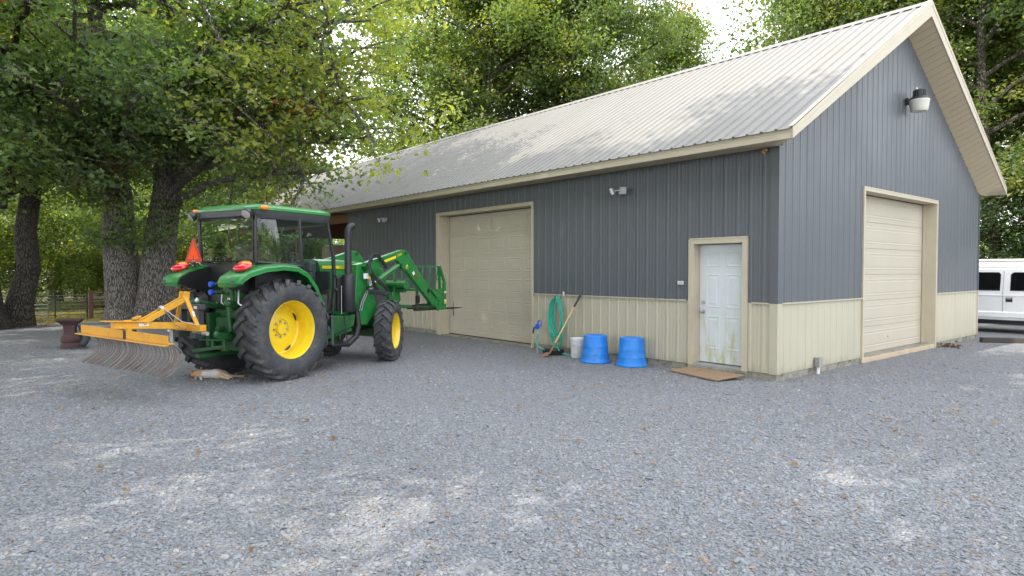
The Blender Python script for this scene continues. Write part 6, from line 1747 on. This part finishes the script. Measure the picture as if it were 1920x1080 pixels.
CE = [(0, 1), (1, 2), (0, 3), (3, 4), (4, 5), (5, 6), (2, 7), (7, 8), (8, 9), (9, 10), (3, 11), (11, 12), (12, 13), (3, 14), (14, 15), (15, 16), (2, 17), (17, 18), (18, 19), (2, 20), (20, 21), (21, 22), (5, 23), (23, 24), (5, 25), (25, 26)]
me = bpy.data.meshes.new('cat'); me.from_pydata([v for v, r in CV], CE, []); me.materials.append(M['cat_fur'])
ct = linkmesh('cat', me)
sk = ct.modifiers.new('skin', 'SKIN')
sk.use_smooth_shade = True
for i, (v, r) in enumerate(CV): me.skin_vertices[0].data[i].radius = (r * 1.22, r * 1.22); me.skin_vertices[0].data[i].use_root = (i == 0)
ss = ct.modifiers.new('smooth', 'SUBSURF'); ss.levels = 2; ss.render_levels = 2
ct.location = (-5.93, -6.65, 0.0)
ct.rotation_euler = (0, 0, R_(50))
tag(ct, 'orange and white cat lying stretched on gravel behind the tractor wheel', 'cat')

# ------------------------------------------------------------------ fallen leaves and grass
def litter(name, label, P, size, seed, bc):
    me_ = leaf_mesh(name, P, (0.02, 0.02, 0.004), 1, size, seed, (1, 1, 1, 1), lobed=True, up=3.0, brown=1.0, jitter=0.5, brown_col=bc)
    o = linkmesh(name, me_); tag(o, label, 'leaf litter', kind='stuff')
rng = np.random.default_rng(55)
P = np.column_stack([rng.uniform(-16, 9, 1500), rng.uniform(-9, 0.5, 1500), np.full(1500, 0.028)])
P = P[~((P[:, 0] < 0.05) & (P[:, 1] > -0.1))]
P = P[np.hypot(P[:, 0] - CAM_POS[0], P[:, 1] - CAM_POS[1]) > 2.5][:330]
litter('fallen_leaves', 'scattered tan and orange fallen leaves on the gravel', P, 0.06, 56, (0.24, 0.13, 0.05))
P = np.column_stack([rng.uniform(-27, -19.0, 4200), rng.uniform(-12.5, -1, 4200), rng.uniform(0.0, 0.03, 4200)])
P = P[np.sqrt(rng.random(len(P))) < np.clip((-18.0 - P[:, 0]) / 3.0, 0, 1)]
litter('leaf_litter', 'orange-brown leaf litter where the gravel meets the grass', P[:2200], 0.12, 57, (0.22, 0.125, 0.055))
N = 16000
gx, gy = rng.uniform(-34, -21.6, N), rng.uniform(-14, 3, N)
keep = np.sin(gx * 1.3) + np.sin(gy * 1.9 + gx) > -0.7
gx, gy = gx[keep], gy[keep]; N = len(gx)
h = rng.uniform(0.05, 0.17, N); a = rng.uniform(0, 6.283, N); w_ = rng.uniform(0.006, 0.014, N); ln = rng.normal(0, 0.05, (N, 2))
V = np.stack([np.column_stack([gx - np.cos(a) * w_, gy - np.sin(a) * w_, np.full(N, -0.03)]), np.column_stack([gx + np.cos(a) * w_, gy + np.sin(a) * w_, np.full(N, -0.03)]), np.column_stack([gx + ln[:, 0], gy + ln[:, 1], h])], 1).reshape(-1, 3)
gm = bpy.data.meshes.new('grass')
gm.from_pydata(V.tolist(), [], np.arange(3 * N).reshape(-1, 3).tolist())
at = gm.attributes.new('tint', 'FLOAT_COLOR', 'POINT')
tc_ = np.array((0.11, 0.14, 0.035)) * rng.uniform(0.6, 1.5, (N, 1)) * np.array((1, 1, 1)); tc_[rng.random(N) < .2] = (0.24, 0.20, 0.08)
at.data.foreach_set('color', np.repeat(np.column_stack([tc_, np.ones(N)]), 3, axis=0).astype(np.float32).ravel())
gm.materials.append(M['leaf'])
tag(linkmesh('grass', gm), 'short dry grass beyond the gravel edge', 'grass', kind='stuff')
